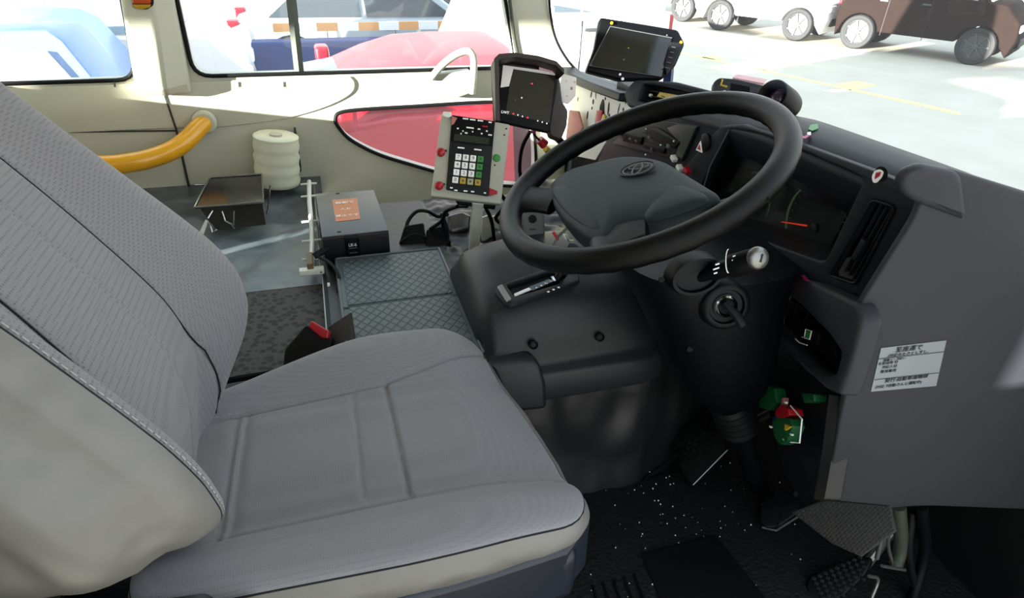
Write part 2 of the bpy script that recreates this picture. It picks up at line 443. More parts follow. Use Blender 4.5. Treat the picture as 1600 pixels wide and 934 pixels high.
# sill, gaskets and glass of the side windows
def gasket(poly, r, m, par, y=YW-.004):
    MB().tube([WL.P(p[0], p[1], YW-y) for p in poly], r, 8, closed=True).build('window_seal', m, par, 0)
for i, (poly, nm, g) in enumerate(((win1, 'window_1', 'clear'), (win3, 'window_3', 'clear'), (tear, 'window_2', 'redglass'))):
    w = panel(nm, M[g], WL, poly, d=.004, w=-.022); struct(w); gasket(poly, .006, M['rubber'], w)
bar = MB()
a, b = WL.uv(468, 118), WL.uv(455, 0); c = ext(a, b, .42)
bar.tube([WL.P(a[0], a[1], -.012), WL.P(c[0], c[1], -.012)], .014, 4).build('window_divider', M['gasket'], bpy.data.objects['window_1'], 0)
# belt moulding with its curved lower edge, and the vertical door seam
belt = [WL.uv(x, y) for x, y in ((547, 119), (554, 128), (552, 142), (535, 155), (500, 170), (450, 184), (400, 192), (340, 198), (290, 199), (170, 204))]
belt = [(p.x, p.y) for p in catmull([(q[0], q[1], 0) for q in belt], 4)]
bp = [(-2.2, belt[-1][1]-.0), (-2.2, WL.uv(300, 127)[1])] + [WL.uv(300, 127)]
struct(panel('trim_1', M['cream'], WL, belt+bp, d=.008, bev=.003, w=.006))
s1 = panel('door_seam', M['seam'], WL, wl((256, 146), (259, 146), (277, 200), (300, 300), (308, 352), (304, 352), (296, 300), (274, 200)), d=.004, w=.0085)
struct(s1); s1.name = 'trim_2'
MB().tube([WL.P(*WL.uv(x, 205-.012*(x-170)), .003) for x in (0, 120, 200, 275)], .0025, 6).build('trim_3', M['seam'])
struct(bpy.data.objects['trim_3'])
for k, x in enumerate((180, 373, 443)):
    o = MB().tube([WL.P(*WL.uv(x, 127), .007), WL.P(*WL.uv(x+.5, 135), .007)], .002, 5).build('clip_slot', M['seam'], bpy.data.objects['trim_1'])
# pillar between the side windows: it stands proud of the wall
def P3(px, py, y): return aty(px, py, y)
def pil(px, py, y): return P3(px, py, y)
fl, fr, sr = (1.975, 1.975, 2.03)
def up(a, b, z): t = (z-a.z)/(b.z-a.z); return a+(b-a)*t
A0, A1 = P3(211, 138, fl), P3(188, 0, fl); B0, B1 = P3(256, 140, fr), P3(238, 0, fr); C0, C1 = P3(297, 130, sr), P3(272, 0, sr)
L0 = A0+Vector((-.01, .075, 0)); L1 = A1+Vector((-.01, .075, 0))
rings = []
for t in (-.12, 0, 1, 4.2):
    f = lambda a, b: a+(b-a)*t
    q = [f(L0, L1), f(A0, A1), f(B0, B1), f(C0, C1), f(C0, C1)+Vector((0, .02, 0))]
    if t == -.12: q = [v+Vector((0, .03 if i in (1, 2) else 0, 0)) for i, v in enumerate(q)]
    rings.append(q)
struct(MB().loft(rings).build('trim_5', M['cream'], smooth=20, bevel=.012, seg=3))
# red and amber lamp at the head of the pillar
g = thing('marker_lamp', 'red and amber plastic lamp at the top of the cream pillar', 'lamp', P3(222, 5, 1.965))
fm = Fr(P3(222, 5, 1.972), (0, -1, 0))
panel('housing', M['rubber'], fm, rnd(pxp(fm, [(203, -30), (240, -30), (240, 8), (230, 15), (208, 12)]), .006), d=.012, bev=.002, parent=g, w=.006)
panel('red_lens', M['orangel'], fm, rnd(pxp(fm, [(204, -30), (236, -30), (237, 5), (209, 5)]), .005), d=.016, bev=.003, parent=g, w=.016)
panel('amber_lens', M['yellens'], fm, rnd(pxp(fm, [(208, 6), (237, 6), (235, 11), (222, 14), (211, 11)]), .003), d=.012, bev=.002, parent=g, w=.013)
# front corner pillar
fa = vert_plane((.58, 2.03), (.95, 2.0))
struct(panel('trim_6', M['cream'], fa, rnd(pxp(fa, [(812, 150), (806, 96), (795, 10), (783, -60), (775, -160), (846, -160), (853, -60), (857, 5), (866, 58), (884, 92), (930, 140), (900, 160)]), [0, .02, 0, 0, 0, 0, 0, 0, .05, .05, 0, 0]), d=.05, bev=.006))
MB().tube([fa.P(*fa.uv(x, y), .004) for x, y in ((795-6, -60), (797, 10), (803, 60), (811, 98))], .006, 8).build('pillar_seal', M['gasket'], bpy.data.objects['trim_6'])
wseal = MB().tube(catmull([fa.P(*fa.uv(x, y), .006) for x, y in ((848, -120), (856, -20), (860, 25), (868, 60), (884, 90), (906, 117))], 6), .004, 8).build('window_seal', M['rubber'], None)
# windscreen
def wind(u, v):
    pth = [(.86, 2.02), (.99, 1.93), (1.13, 1.66), (1.22, 1.2), (1.24, .8), (1.22, .3), (1.12, .05)]
    k = u*(len(pth)-1); i = min(int(k), len(pth)-2); t = k-i
    x = pth[i][0]*(1-t)+pth[i+1][0]*t; y = pth[i][1]*(1-t)+pth[i+1][1]*t
    return (x-.16*v, y, -.48+1.12*v)
wo = MB().grid(wind, 48, 6).build('window_4', M['wind'], smooth=80); struct(wo)
wseal.parent = wo; wseal.location = Vector(wseal.location)-Vector(wo['_b'])
# roof, floor, right-hand side, rear bulkhead behind the driver
struct(MB().box((-2.6, .90, .70), (7.6, 2.4, .08)).build('ceiling', M['cream']))
wr = panel('wall_right', M['cream'], Fr((0, -.26, 0), (0, -1, 0)), [(-6.4, -1.2), (-.16, -1.2), (-.16, .66), (-6.4, .66)], [rnd([(-6.2, -.30), (-.72, -.30), (-.72, .60), (-6.2, .60)], .05)], d=.05); struct(wr)
struct(panel('window_5', M['clear'], Fr((0, -.27, 0), (0, -1, 0)), rnd([(-6.2, -.30), (-.72, -.30), (-.72, .60), (-6.2, .60)], .05), d=.004))
struct(MB().box((1.14, .04, -.05), (.09, .06, 1.42), bev=.01).build('trim_7', M['grey_dk']))
struct(MB().box((-.90, .52, -.49), (.03, 1.52, 1.02), bev=.008).build('wall_rear', M['cream_dk']))
struct(MB().box((-.92, 1.66, -.755), (.03, .70, .69), bev=.008).build('shade_partition_low', M['cream_dk']))  # unseen partition, added to cast the diagonal shadow on the left wall
struct(MB().box((-3.6, .9, -1.15), (5.6, 2.3, .1)).build('floor_rear', M['floorblk']))
FZ = -1.10
struct(MB().box((.48, .60, FZ-.02), (1.5, 1.1, .04)).build('floor', M['floorblk']))
# raised mat edge lines in the footwell
fm_ = thing('floor_mat', 'ribbed black rubber floor mat lying in the driver footwell', 'mat', (.55, .65, FZ))
Ff = Fr((0, 0, FZ), (0, 0, 1), up=(0, 1, 0))
MB().box((.60, .62, FZ+.004), (.62, .52, .008), bev=.003).build('mat_sheet', M['floorblk'], fm_)
panel('heel_pad', M['rubber'], Ff, rnd(pxp(Ff, [(1000, 870), (1115, 840), (1210, 960), (1060, 1010)]), .01), d=.004, bev=.0015, parent=fm_, w=.013)
for k in range(5):
    MB().tube([(.36+.022*k, .42, FZ+.010), (.39+.022*k, .66, FZ+.010)], .003, 6).build('rib', M['rubber'], fm_)
# white grit
gb = MB(); rg = random.Random(3)
for k in range(110):
    x, y = rg.gauss(.62, .12), rg.gauss(.78, .09)
    if k > 60: x, y = rg.uniform(.34, .95), rg.uniform(.45, .92)
    if y > .90 or y < .36 or x < .32: continue
    s = rg.uniform(.0004, .0011); gb.box((x, y, FZ+.010+s), (s*2, s*2, s*2), Matrix.Rotation(rg.random()*3, 3, 'Z'))
tag(gb.build('grit', M['white'], smooth=0), 'white grit scattered over the black footwell mat', 'grit', kind='stuff')
# deck beside the engine cover
DZ = -.74
struct(MB().box((-.55, 1.69, DZ-.03), (1.05, .72, .06)).build('floor_deck', M['worn']))
dk = MB().box((-.47, 1.135, DZ-.025), (.86, .39, .05), bev=.004).build('deck_mat', M['deckdark'])
tag(dk, 'brown-black rubber matting with dark dimples between seat and engine cover', 'mat')
struct(MB().box((-.30, .70, -.97), (.72, .46, .30), bev=.01).build('seat_step', M['plinth']))
bpy.data.objects['seat_step'].name = 'floor_step'

# ================================================================== ENGINE COVER
eng = thing('engine_cover', 'low black vinyl-covered engine housing between seat and dashboard', 'engine cover', (.4, 1.4, -1.1))
def hump(u, v):
    x = -.035+u*.86; y = .935+v*.80
    z = -.722+.010*noise.noise(Vector((x*9, y*9, 0)))*(1 if x > .27 else 0)
    if x > .262:
        z += .011*noise.noise(Vector((x*14+3, y*26, 1)))+.008*noise.noise(Vector((x*40, y*22, 5)))
        z += .05*float(sstep(.45, .8, x))
    return (x, y, z)
MB().grid(hump, 130, 110).build('vinyl_top', M['blackvinyl'], eng, 80)
# skirt of loose vinyl hanging to the footwell floor
def skirt(u, v):
    pth = [(.16, .98), (.30, .93), (.44, .895), (.60, .90), (.70, .935), (.80, .99), (.88, 1.05)]
    k = u*(len(pth)-1); i = min(int(k), len(pth)-2); t = k-i
    x = pth[i][0]*(1-t)+pth[i+1][0]*t; y = pth[i][1]*(1-t)+pth[i+1][1]*t
    zt = -.79+.11*float(sstep(.60, .68, x)); z = zt-(1.105+zt)*v
    b = .016*noise.noise(Vector((x*8, z*7, 2)))+.009*noise.noise(Vector((x*20, z*9, 7)))
    return (x, y-b-.02*v+.02*(1-v), z)
MB().grid(skirt, 110, 60).build('vinyl_skirt', M['blackvinyl'], eng, 80)
MB().tube([Vector(skirt(k/30, 1))+Vector((0, -.004, .006)) for k in range(31)], .007, 8).build('skirt_hem', M['blackvinyl'], eng)
ex = -.04
MB().box((-.036, 1.30, -.775), (.008, .75, .11)).build('side_plate', M['dashdk'], eng)
MB().box((-.0405, 1.30, -.722), (.004, .75, .003)).build('edge_strip', M['steel'], eng)
for y0, y1 in ((1.01, 1.075), (1.235, 1.26), (1.30, 1.33)):
    MB().box((-.0415, (y0+y1)/2, -.732), (.003, y1-y0, .006)).build('red_tape', M['redline'], eng)

struct(MB().box((.46, 1.88, -.93), (1.0, .34, .06)).build('floor_side', M['cream_dk']))
MB().box((.40, 1.733, -.83), (.86, .006, .20)).build('rear_plate', M['dashdk'], eng)
# rubber mat with diamonds
mt = thing('rubber_mat', 'grey-green rubber mat with diamond grooves on the engine cover', 'mat', (.115, 1.15, -.71))
MT = Fr((.115, 1.13, -.700), (0, 0, 1), up=(0, 1, 0))
mx0, mx1, my0, my1, ym = -.125, .128, -.20, .245, .015
MB().box((.1165, 1.1525, -.706), (.253, .445, .010), bev=.002).build('mat_sheet', M['matedge'], mt)
for (y0, y1, nm) in ((ym+.006, my1-.016, 'diamond_field'), (my0+.01, ym-.004, 'diamond_field')):
    panel(nm, M['matrub'], MT, rnd([(mx0+.016, y0), (mx1-.014, y0), (mx1-.014, y1), (mx0+.016, y1)], .008), d=.004, bev=.0012, parent=mt, w=.0028)
MB().tube([(mx0+.115+.004, 1.13+my1-.004, -.7), (mx1+.115-.004, 1.13+my1-.004, -.7)], .003, 8).build('raised_rim', M['matedge'], mt)
for sx in (mx0+.004, mx1-.004):
    MB().tube([(sx+.115, 1.13+my0, -.7), (sx+.115, 1.13+my1-.004, -.7)], .003, 8).build('raised_rim', M['matedge'], mt)
MB().tube([(mx0+.12, 1.13+ym+.001, -.7), (mx1+.11, 1.13+ym+.001, -.7)], .0025, 8).build('raised_rim', M['matedge'], mt)

# ================================================================== DRIVER SEAT
seat = thing('driver_seat', 'grey cloth driver seat with deep side bolsters', 'seat', (0, .70, -1.0))
yc = .705
def outline(n=400):
    c = [(-.26, .47), (.10, .455), (.276, .482), (.268, .72), (.215, .955), (.05, .948), (-.08, .915), (-.26, .862)]
    p = rnd(c, [.05, .2, .055, .12, .06, .1, .1, .04], 10)
    L = len(p); d = [0]
    for i in range(L): d.append(d[-1]+(p[(i+1) % L]-p[i]).length)
    o = []; j = 0
    for k in range(n):
        s = d[-1]*k/n
        while d[j+1] < s: j += 1
        t = (s-d[j])/(d[j+1]-d[j]); q = p[j % L].lerp(p[(j+1) % L], t); o.append((q.x, q.y))
    return o
def segd(X, Y, pts):
    D = None
    for (x0, y0), (x1, y1) in zip(pts[:-1], pts[1:]):
        dx, dy = x1-x0, y1-y0; t = np.clip(((X-x0)*dx+(Y-y0)*dy)/(dx*dx+dy*dy), 0, 1)
        d = np.hypot(X-x0-t*dx, Y-y0-t*dy); D = d if D is None else np.minimum(D, d)
    return D
seam_far = [(-.26, .80), (-.17, .808), (.045, .826), (.12, .845), (.24, .885)]
seam_near = [(-.26, .562), (-.175, .565), (.052, .573), (.14, .570), (.30, .560)]
seam_x = [(.052, .573), (.048, .826)]; crease = [(-.008, .60), (-.006, .81)]; seam_b = [(-.176, .565), (-.169, .808)]
def h(X, Y):
    Z = -.662+0*X
    Z += .048*sstep(.60, .515, Y)*(1-.25*sstep(.05, .27, X)) + .034*sstep(.80, .90, Y)*(1-.4*sstep(.0, .22, X))*(.35+.65*sstep(-.22, .02, X))
    Z -= (.018+.022*sstep(.52, .75, Y))*sstep(.14, .30, X)
    Z += .006*np.cos((Y-.70)/.13*1.5)*sstep(.12, .08, np.abs(Y-.70))
    Z += -.005*np.exp(-(segd(X, Y, seam_far)/.004)**2) - .006*np.exp(-(segd(X, Y, seam_near)/.005)**2)
    Z += -.006*np.exp(-(segd(X, Y, seam_x)/.0035)**2) - .0025*np.exp(-(segd(X, Y, crease)/.005)**2) + .004*np.exp(-(segd(X, Y, seam_b)/.004)**2)
    Z += -.004*np.exp(-(segd(X, Y, seam_b)/.012)**2)
    return Z
ol = np.array(outline()); cen = np.array([.0, .70]); rings = []
rho = list(np.linspace(.02, .90, 84))+list(np.linspace(.906, 1, 16))
for r in rho:
    Q = cen+(ol-cen)*r; Z = h(Q[:, 0], Q[:, 1]); e = max(0, (r-.86)/.14); Z = Z-.014*(1-math.sqrt(max(0, 1-e*e)))
    rings.append(np.column_stack([Q, Z]))
MB().loft(rings, cap=(True, False)).build('seat_cushion', M['fab'], seat, 60)
edge = rings[-1]
nrm = edge[:, :2]-cen; nrm = nrm/np.linalg.norm(nrm, axis=1)[:, None]
R2 = []
for k, t in enumerate(np.linspace(0, 1, 16)):
    out_ = .009*math.sin(min(1, t*1.3)*pi)-.022*t**3
    wr_ = np.array([.0035*noise.noise(Vector((a*26, b*26, t*3)))*math.sin(t*pi) for a, b, _ in edge])
    Zb = edge[:, 2]*(1-t)+(-.715)*t
    R2.append(np.column_stack([edge[:, 0]+nrm[:, 0]*(out_+wr_), edge[:, 1]+nrm[:, 1]*(out_+wr_), Zb]))
MB().loft(R2, cap=(False, True)).build('cushion_side', M['vinyl_side'], seat, 60)
MB().tube([tuple(p+np.array([*(-nrm[i]*.001), .0008])) for i, p in enumerate(edge)][::3], .0016, 6, closed=True).build('piping', M['grey_dk'], seat)
def stitches(name, pts, par, m, step=.0062, ln=.0036, r=.0006):
    P = [Vector(p) for p in pts]; b = MB(); acc = 0
    for a, c in zip(P[:-1], P[1:]):
        d = (c-a).length
        if d < 1e-6: continue
        t = -acc
        while t < d:
            if t >= 0:
                q0 = a.lerp(c, t/d); q1 = a.lerp(c, min(1, (t+ln)/d)); b.tube([q0, q1], r, 4, cap=False)
            t += step
        acc = (d+acc) % step if False else 0
    return b.build(name, m, par, 0)
def onseat(pts, n=40, dz=.0012):
    o = []
    for k in range(n+1):
        s = k/n*(len(pts)-1); i = min(int(s), len(pts)-2); t = s-i
        x = pts[i][0]*(1-t)+pts[i+1][0]*t; y = pts[i][1]*(1-t)+pts[i+1][1]*t
        o.append((x, y, float(h(np.array([x]), np.array([y]))[0])+dz))
    return o
stitches('stitching', onseat([(x, y+.007) for x, y in seam_far[:-1]]+[(.205, .881)]), seat, M['thread'])
stitches('stitching', onseat([(x, y-.008) for x, y in seam_near[2:-1]]+[(.245, .556)]), seat, M['thread'])
# backrest
zs = [-.70, -.62, -.55, -.50, -.45, -.40, -.30, -.20, -.10, 0, .08]
xc_ = [-.235, -.222, -.208, -.206, -.214, -.236, -.290, -.352, -.415, -.475, -.525]
hw = [.14, .205, .242, .252, .252, .244, .222, .206, .194, .178, .135]
bo = [.010, .040, .066, .068, .062, .054, .036, .024, .018, .014, .008]
hn = [.07, .165, .228, .252, .252, .244, .222, .206, .194, .178, .135]
zn = [-.70, -.60, -.555, -.50, -.45, -.40, -.30, -.20, -.10, 0, .08]
def ip(a, z): return float(np.interp(z, zs, a))
def smooth_ip(a, z):
    return sum(ip(a, z+dz) for dz in (-.03, -.015, 0, .015, .03))/5
def bring(z, k=1.0, NV=150):
    x0, w, b = smooth_ip(xc_, z), smooth_ip(hw, z)*k, smooth_ip(bo, z)
    o = []
    for i in range(NV+1):
        v = -1+2*i/NV; a = abs(v)
        x = x0+b*float(sstep(.30, .78, v) if v > 0 else sstep(.58, .84, a)) + .004*cos(a*3)
        e = max(0, (a-.80)/.20); x -= .050*(1-math.sqrt(max(0, 1-e*e)))
        for s, dpt, wd in ((float(np.interp(z, [-.65, -.55, -.48], [.66, .45, .31])), .008, .011), (-.04, .0022, .018), (-float(np.interp(z, [-.46, -.38, -.2], [.69, .56, .56])), .008, .012)):
            x -= dpt*math.exp(-((v-s)/wd)**2)
        wn = sum(float(np.interp(z+dz, zn, hn)) for dz in (-.015, 0, .015))/3
        o.append((x-(1-k)*.14, yc+(w if v > 0 else wn)*v, z))
    return o
R = []
zz = list(np.linspace(-.70, .08, 110))
for z in zz: R.append(bring(z))
lo, hi = [], []
for k in range(1, 7):
    a = k/6*pi/2; lo.append([(x-.05*(1-cos(a)), yc+(y-yc)*(.25+.75*cos(a)), z_-.025*sin(a)) for x, y, z_ in bring(-.70)])
    hi.append([(x-.05*(1-cos(a)), yc+(y-yc)*(.4+.6*cos(a)), z_+.04*sin(a)) for x, y, z_ in bring(.08)])
R = lo[::-1]+R+hi
SP = 10
def vline(fn, z0, z1, dx=.0055, n=40):
    o = []
    for z in np.linspace(z0, z1, n):
        r = bring(z); i = int(round((fn(z)+1)/2*150)); o.append(Vector(r[i])+Vector((dx, 0, 0)))
    return o
for fn, z0, z1 in ((lambda z: float(np.interp(z, [-.65, -.55, -.48], [.66, .45, .31])), -.66, .03), (lambda z: -float(np.interp(z, [-.46, -.38, -.2], [.69, .56, .56])), -.62, .03)):
    MB().tube(vline(fn, z0, z1), .0012, 5).build('seam_piping', M['grey_dk'], seat, 60)
MB().loft([r[SP:] for r in R], wrap=False).build('backrest', M['fab2'], seat, 70)
SR = []
for r in R:
    n0, n1 = Vector(r[0]), Vector(r[-1]); w = (n1.y-n0.y)/2; q = []
    kk = math.exp(-((n0.z+.42)/.13)**2)
    q += [(a+.001, b, c+.007*noise.noise(Vector((a*30, 1, c*50)))*(i/SP)) for i, (a, b, c) in enumerate(r[SP:0:-1])]
    for t in np.linspace(0, 1, 14):
        wr_ = .010*noise.noise(Vector((t*9, 3, n0.z*42)))*math.exp(-((t-.06)/.10)**2)
        q.append((n0.x-.15*t, n0.y-.014*sin(t*pi)-.022*kk*sin(min(1, t*1.6)*pi)+wr_+.0*t, n0.z-.02*t))
    for t in np.linspace(1, 0, 14):
        q.append((n1.x-.12*t, n1.y-.11*t**.8, n1.z-.10*t))
    SR.append(q)
sb = MB(); sb.loft(SR, wrap=False); sb.build('backrest_side', M['vinyl_side'], seat, 70)
stitches('stitching', [Vector(r[SP+1])+Vector((.0016, -.0005, 0)) for r in R[3:-5]], seat, M['thread'], r=.0008)
pp = [Vector(r[SP])+Vector((.0, -.0005, 0)) for r in R[3:-5]]
MB().tube(pp, .0012, 6).build('piping', M['grey_dk'], seat)
# dark plinth, slides and hinge cover
MB().box((.03, .70, -.765), (.46, .44, .10), bev=.02).build('seat_base', M['plinth'], seat)
MB().loft([[(x, y, -.705), (x, y+.03, -.705), (x, y+.03, -.80), (x, y-.005, -.80)] for x, y in ((.29, .52), (.24, .482), (.1, .470), (-.1, .465), (-.35, .46))]).build('side_valance', M['plinth'], seat, 40, .008)
MB().loft([[(-.13, .455, -.64), (-.13, .47, -.72), (-.13, .49, -.66)], [(-.18, .43, -.60), (-.18, .44, -.72), (-.18, .48, -.62)], [(-.33, .42, -.575), (-.33, .43, -.72), (-.33, .48, -.60)], [(-.50, .42, -.565), (-.50, .43, -.72), (-.50, .48, -.58)]]).build('hinge_cover', M['plinth'], seat, 50, .008)
MB().tube([(-.20, .440, -.585), (-.155, .445, -.61), (-.13, .45, -.625)], .007, 8).build('recliner_lever', M['dashdk'], seat)
MB().tube([(-.26, .98, -.72), (-.10, 1.0, -.73), (-.02, 1.0, -.735)], .006, 8).build('slide_rail', M['dashdk'], seat)
# buckle
bk = thing('seat_belt_buckle', 'black seat belt buckle with a bright red release button beside the seat', 'buckle', (-.09, 1.03, -.73))
Fb = Fr((-.075, 1.04, -.655), (-.25, -.70, .65), (446, 570), (520, 545))
panel('boot', M['rubber'], Fb, rnd(pxp(Fb, [(478, 506), (520, 528), (505, 580), (470, 600), (440, 590), (444, 545)]), .008), d=.022, bev=.004, parent=bk)
panel('release_button', M['red'], Fb, rnd(pxp(Fb, [(487, 501), (516, 518), (514, 530), (504, 529), (484, 512)]), .003), d=.016, bev=.003, parent=bk, w=.007)
MB().tube([Fb.P(*Fb.uv(480, 560), -.02), (-.10, 1.0, -.74)], .012, 8).build('stalk', M['rubber'], bk)
cdp = Fr((-.0, 1.03, -.69), (-.1, -.8, .6), (514, 515), (550, 490))
cdo = panel('leather_pouch', M['browncard'], cdp, rnd(pxp(cdp, [(513, 510), (549, 487), (557, 545), (530, 562), (517, 560)]), .003), d=.014, bev=.002)
tag(cdo, 'dark brown leatherette pouch wedged between seat and diamond mat', 'pouch')

# ================================================================== DASHBOARD
dash = thing('dashboard', 'dark blue-grey dashboard with instrument cluster running under the windscreen', 'dashboard', (.85, 1.2, -1.0))
def zc(y): return float(np.interp(y, [.4, .62, .9, 1.2, 1.42, 1.52, 2.0], [-.262, -.268, -.281, -.322, -.352, -.388, -.455]))
def xf(y): return .70+(y-.58)*.0402
R = []
for y in list(np.linspace(.53, .60, 5))+list(np.linspace(.64, 1.99, 36)):
    c = zc(y); q = xf(y)+.105*float(sstep(1.38, 1.46, y)); e = max(0, (.60-y)/.07); dx = .05*(1-math.sqrt(max(0, 1-e*e))); dz = -.03*(1-math.sqrt(max(0, 1-e*e)))
    R.append([(q+.05+dx, y, c-.10), (q+dx, y, c-.034+dz), (q+.002+dx, y, c-.024+dz), (q+.012+dx, y, c-.013+dz), (q+.035+dx, y, c-.004+dz), (q+.075+dx, y, c+dz), (q+.12, y, c-.006+dz), (q+.19, y, c-.03+dz), (q+.26, y, c-.09), (1.235-.0*y, y, c*1.54-.05), (1.235, y, c*1.54-.14)])
def trimx(r):   # keep inside the curved windscreen
    o = []
    for x, y, z in r:
        lim = float(np.interp(y, [.3, .8, 1.2, 1.66, 1.93, 2.02], [1.20, 1.22, 1.20, 1.10, .97, .85]))-.01
        o.append((min(x, lim), y, z))
    return o
R = [trimx(r) for r in R]
MB().loft(R).build('dash_top', M['dash'], dash, 50)
FD = vert_plane((.7349, 1.45), (.70, .58))
cl_hole = rnd(pxp(FD, [(1140, 202), (1195, 211), (1249, 235), (1350, 279), (1288, 410), (1215, 384), (1100, 338), (1090, 300)]), [.01, .01, .01, .012, .014, .01, .01, .01])
vent_hole = rnd(pxp(FD, [(1364, 312), (1400, 324), (1338, 444), (1296, 430)]), .008)
bez = rnd(pxp(FD, [(1125, 196), (1160, 194), (1252, 226), (1352, 263), (1420, 290), (1434, 318), (1430, 340), (1347, 478), (1225, 424), (1120, 372), (1040, 330), (1035, 300)]), [0, .01, 0, 0, .02, .01, .01, .01, .01, 0, 0, 0])
panel('cluster_bezel', M['dash'], FD, bez, [cl_hole, vent_hole], d=.016, bev=.004, parent=dash)
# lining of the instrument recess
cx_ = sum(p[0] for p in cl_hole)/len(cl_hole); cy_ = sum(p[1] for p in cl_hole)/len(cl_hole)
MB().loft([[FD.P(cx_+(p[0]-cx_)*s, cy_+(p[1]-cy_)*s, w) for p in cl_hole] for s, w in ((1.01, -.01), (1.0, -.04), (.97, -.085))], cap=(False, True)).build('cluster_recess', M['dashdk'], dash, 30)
FG = Fr(FD.P(0, 0, -.078), FD.n)
gz = thing('instrument_cluster', 'instrument cluster with green-rimmed dial and red needle behind the wheel', 'gauge', FG.hit(1250, 340))
panel('dial_face', M['void'], FG, rnd(pxp(FG, [(1120, 225), (1200, 235), (1345, 300), (1285, 404), (1110, 335)]), .01), d=.004, parent=gz, w=.002)
def arc(f, cpx, rx, ry, a0, a1, r, m, name, par, w=.003, ang=0, n=30):
    c = f.uv(*cpx)
    return MB().tube([f.P(c[0]+rx*cos(a)*cos(ang)-ry*sin(a)*sin(ang), c[1]+rx*cos(a)*sin(ang)+ry*sin(a)*cos(ang), w) for a in np.linspace(radians(a0), radians(a1), n)], r, 6, flat=.4).build(name, m, par, 60)
c0 = FG.uv(1276, 356)
arc(FG, (1276, 356), .074, .074, 60, 205, .0030, M['gaugegreen'], 'scale_ring', gz)
arc(FG, (1276, 356), .074, .074, -30, 60, .0022, M['gaugedim'], 'scale_ring', gz)
arc(FG, (1180, 310), .050, .050, -20, 120, .0024, M['gaugedim'], 'scale_ring', gz)
tk = MB()
for k in range(19):
    a = radians(215-k*13); tk.fbox(FG, c0[0]+.066*cos(a), c0[1]+.066*sin(a), .001, .006, .0012, .002, spin=a)
tk.build('tick_marks', M['gaugedim'], gz, 0)
for k, s in enumerate(('0', '20', '40', '60', '80', '100', '120')):
    a = radians(212-k*39); text(s, .0085, FG, c0[0]+.053*cos(a), c0[1]+.053*sin(a), M['gaugedim'], gz, w=.001, name='dial_number')
MB().lathe(FG.P(c0[0], c0[1], .002), FG.n, [(.009, 0), (.009, .006), (.0, .008)], 20).build('needle_hub', M['dashdk'], gz)
n0, n1 = FG.uv(1226, 346), FG.uv(1266, 352)
MB().tube([FG.P(*n0, .007), FG.P(*n1, .007)], [.0008, .0016], 6).build('needle', M['needle'], gz)
text('8:88', .013, FG, *FG.uv(1257, 284), M['lamp_green'], gz, w=.003, name='display_digits', spin=-.05)
panel('display_bar', M['gaugedim'], FG, rect(*FG.uv(1252, 294), .03, .003), d=.002, parent=gz, w=.003)
for (x, y), s, m in (((1235, 380), .006, 'pink'), ((1268, 383), .0026, 'lamp_red'), ((1280, 391), .003, 'lamp_red'), ((1272, 407), .003, 'lamp_red'), ((1138, 224), .0025, 'lamp_red')):
    u, v = FG.uv(x, y); panel('warning_lamp', M[m], FG, [(u-s, v-s), (u+s*1.2, v-s*.6), (u+s*.3, v+s)], d=.003, parent=gz, w=.006)
panel('lens', M['clear'], Fr(FD.P(0, 0, -.035), FD.n), pxp(Fr(FD.P(0, 0, -.035), FD.n), [(1135, 212), (1200, 222), (1345, 288), (1286, 406), (1105, 336)]), d=.002, parent=gz)
# side vent
vt = thing('side_air_vent', 'tall black air vent with slanted slats at the right end of the dashboard', 'air vent', FD.hit(1345, 380))
cv = FD.uv(1348, 378); a_ = FD.uv(1382, 318); b_ = FD.uv(1317, 437); sp_ = math.atan2(a_[1]-b_[1], a_[0]-b_[0]); LL = math.hypot(a_[0]-b_[0], a_[1]-b_[1])
panel('vent_back', M['void'], FD, rnd(pxp(FD, [(1366, 316), (1398, 326), (1336, 440), (1299, 428)]), .006), d=.01, parent=vt, w=-.035)
MB().tube([FD.P(p[0], p[1], .001) for p in vent_hole], .0022, 6, closed=True).build('vent_frame', M['dashdk'], vt)
dv = Vector((cos(sp_), sin(sp_))); pv = Vector((-dv.y, dv.x))
for k in (-.8, 0, .8):
    q = Vector(cv)+pv*(k*.0115)
    b = MB(); b.fbox(FD, q.x, q.y, -.022, LL*.93, .0022, .016, spin=sp_); b.build('slat', M['grey_dk'], vt, 0, .0005)
for t in (-.30, .02, .30):
    q = Vector(cv)+dv*(t*LL); b = MB(); b.fbox(FD, q.x, q.y, -.03, .0025, .034, .012, spin=sp_); b.build('cross_slat', M['dashdk'], vt, 0)
q = Vector(cv)-dv*(.10*LL)
b = MB(); b.fbox(FD, q.x, q.y, -.008, .034, .008, .010, bev=.002, spin=sp_); b.build('thumb_tab', M['grey_dk'], vt)
# hazard button
hz = thing('hazard_button', 'hazard warning button with white and red triangle', 'button', FD.hit(1105, 230))
c = FD.uv(1104, 222)
hb = MB(); hb.lathe(FD.P(c[0], c[1], -.002), FD.n, [(.017, 0), (.017, .006), (.014, .008), (0, .008)], 28); hb.build('button_cap', M['dashdk'], hz)
c = FD.uv(1099, 230)
def tri(s): return [(c[0]-s, c[1]-s*.8), (c[0]+s*1.1, c[1]-s*.6), (c[0]-s*.1, c[1]+s*1.15)]
panel('white_triangle', M['white'], FD, tri(.011), d=.002, parent=hz, w=.009); panel('red_triangle', M['red'], FD, tri(.006), d=.002, parent=hz, w=.0095)
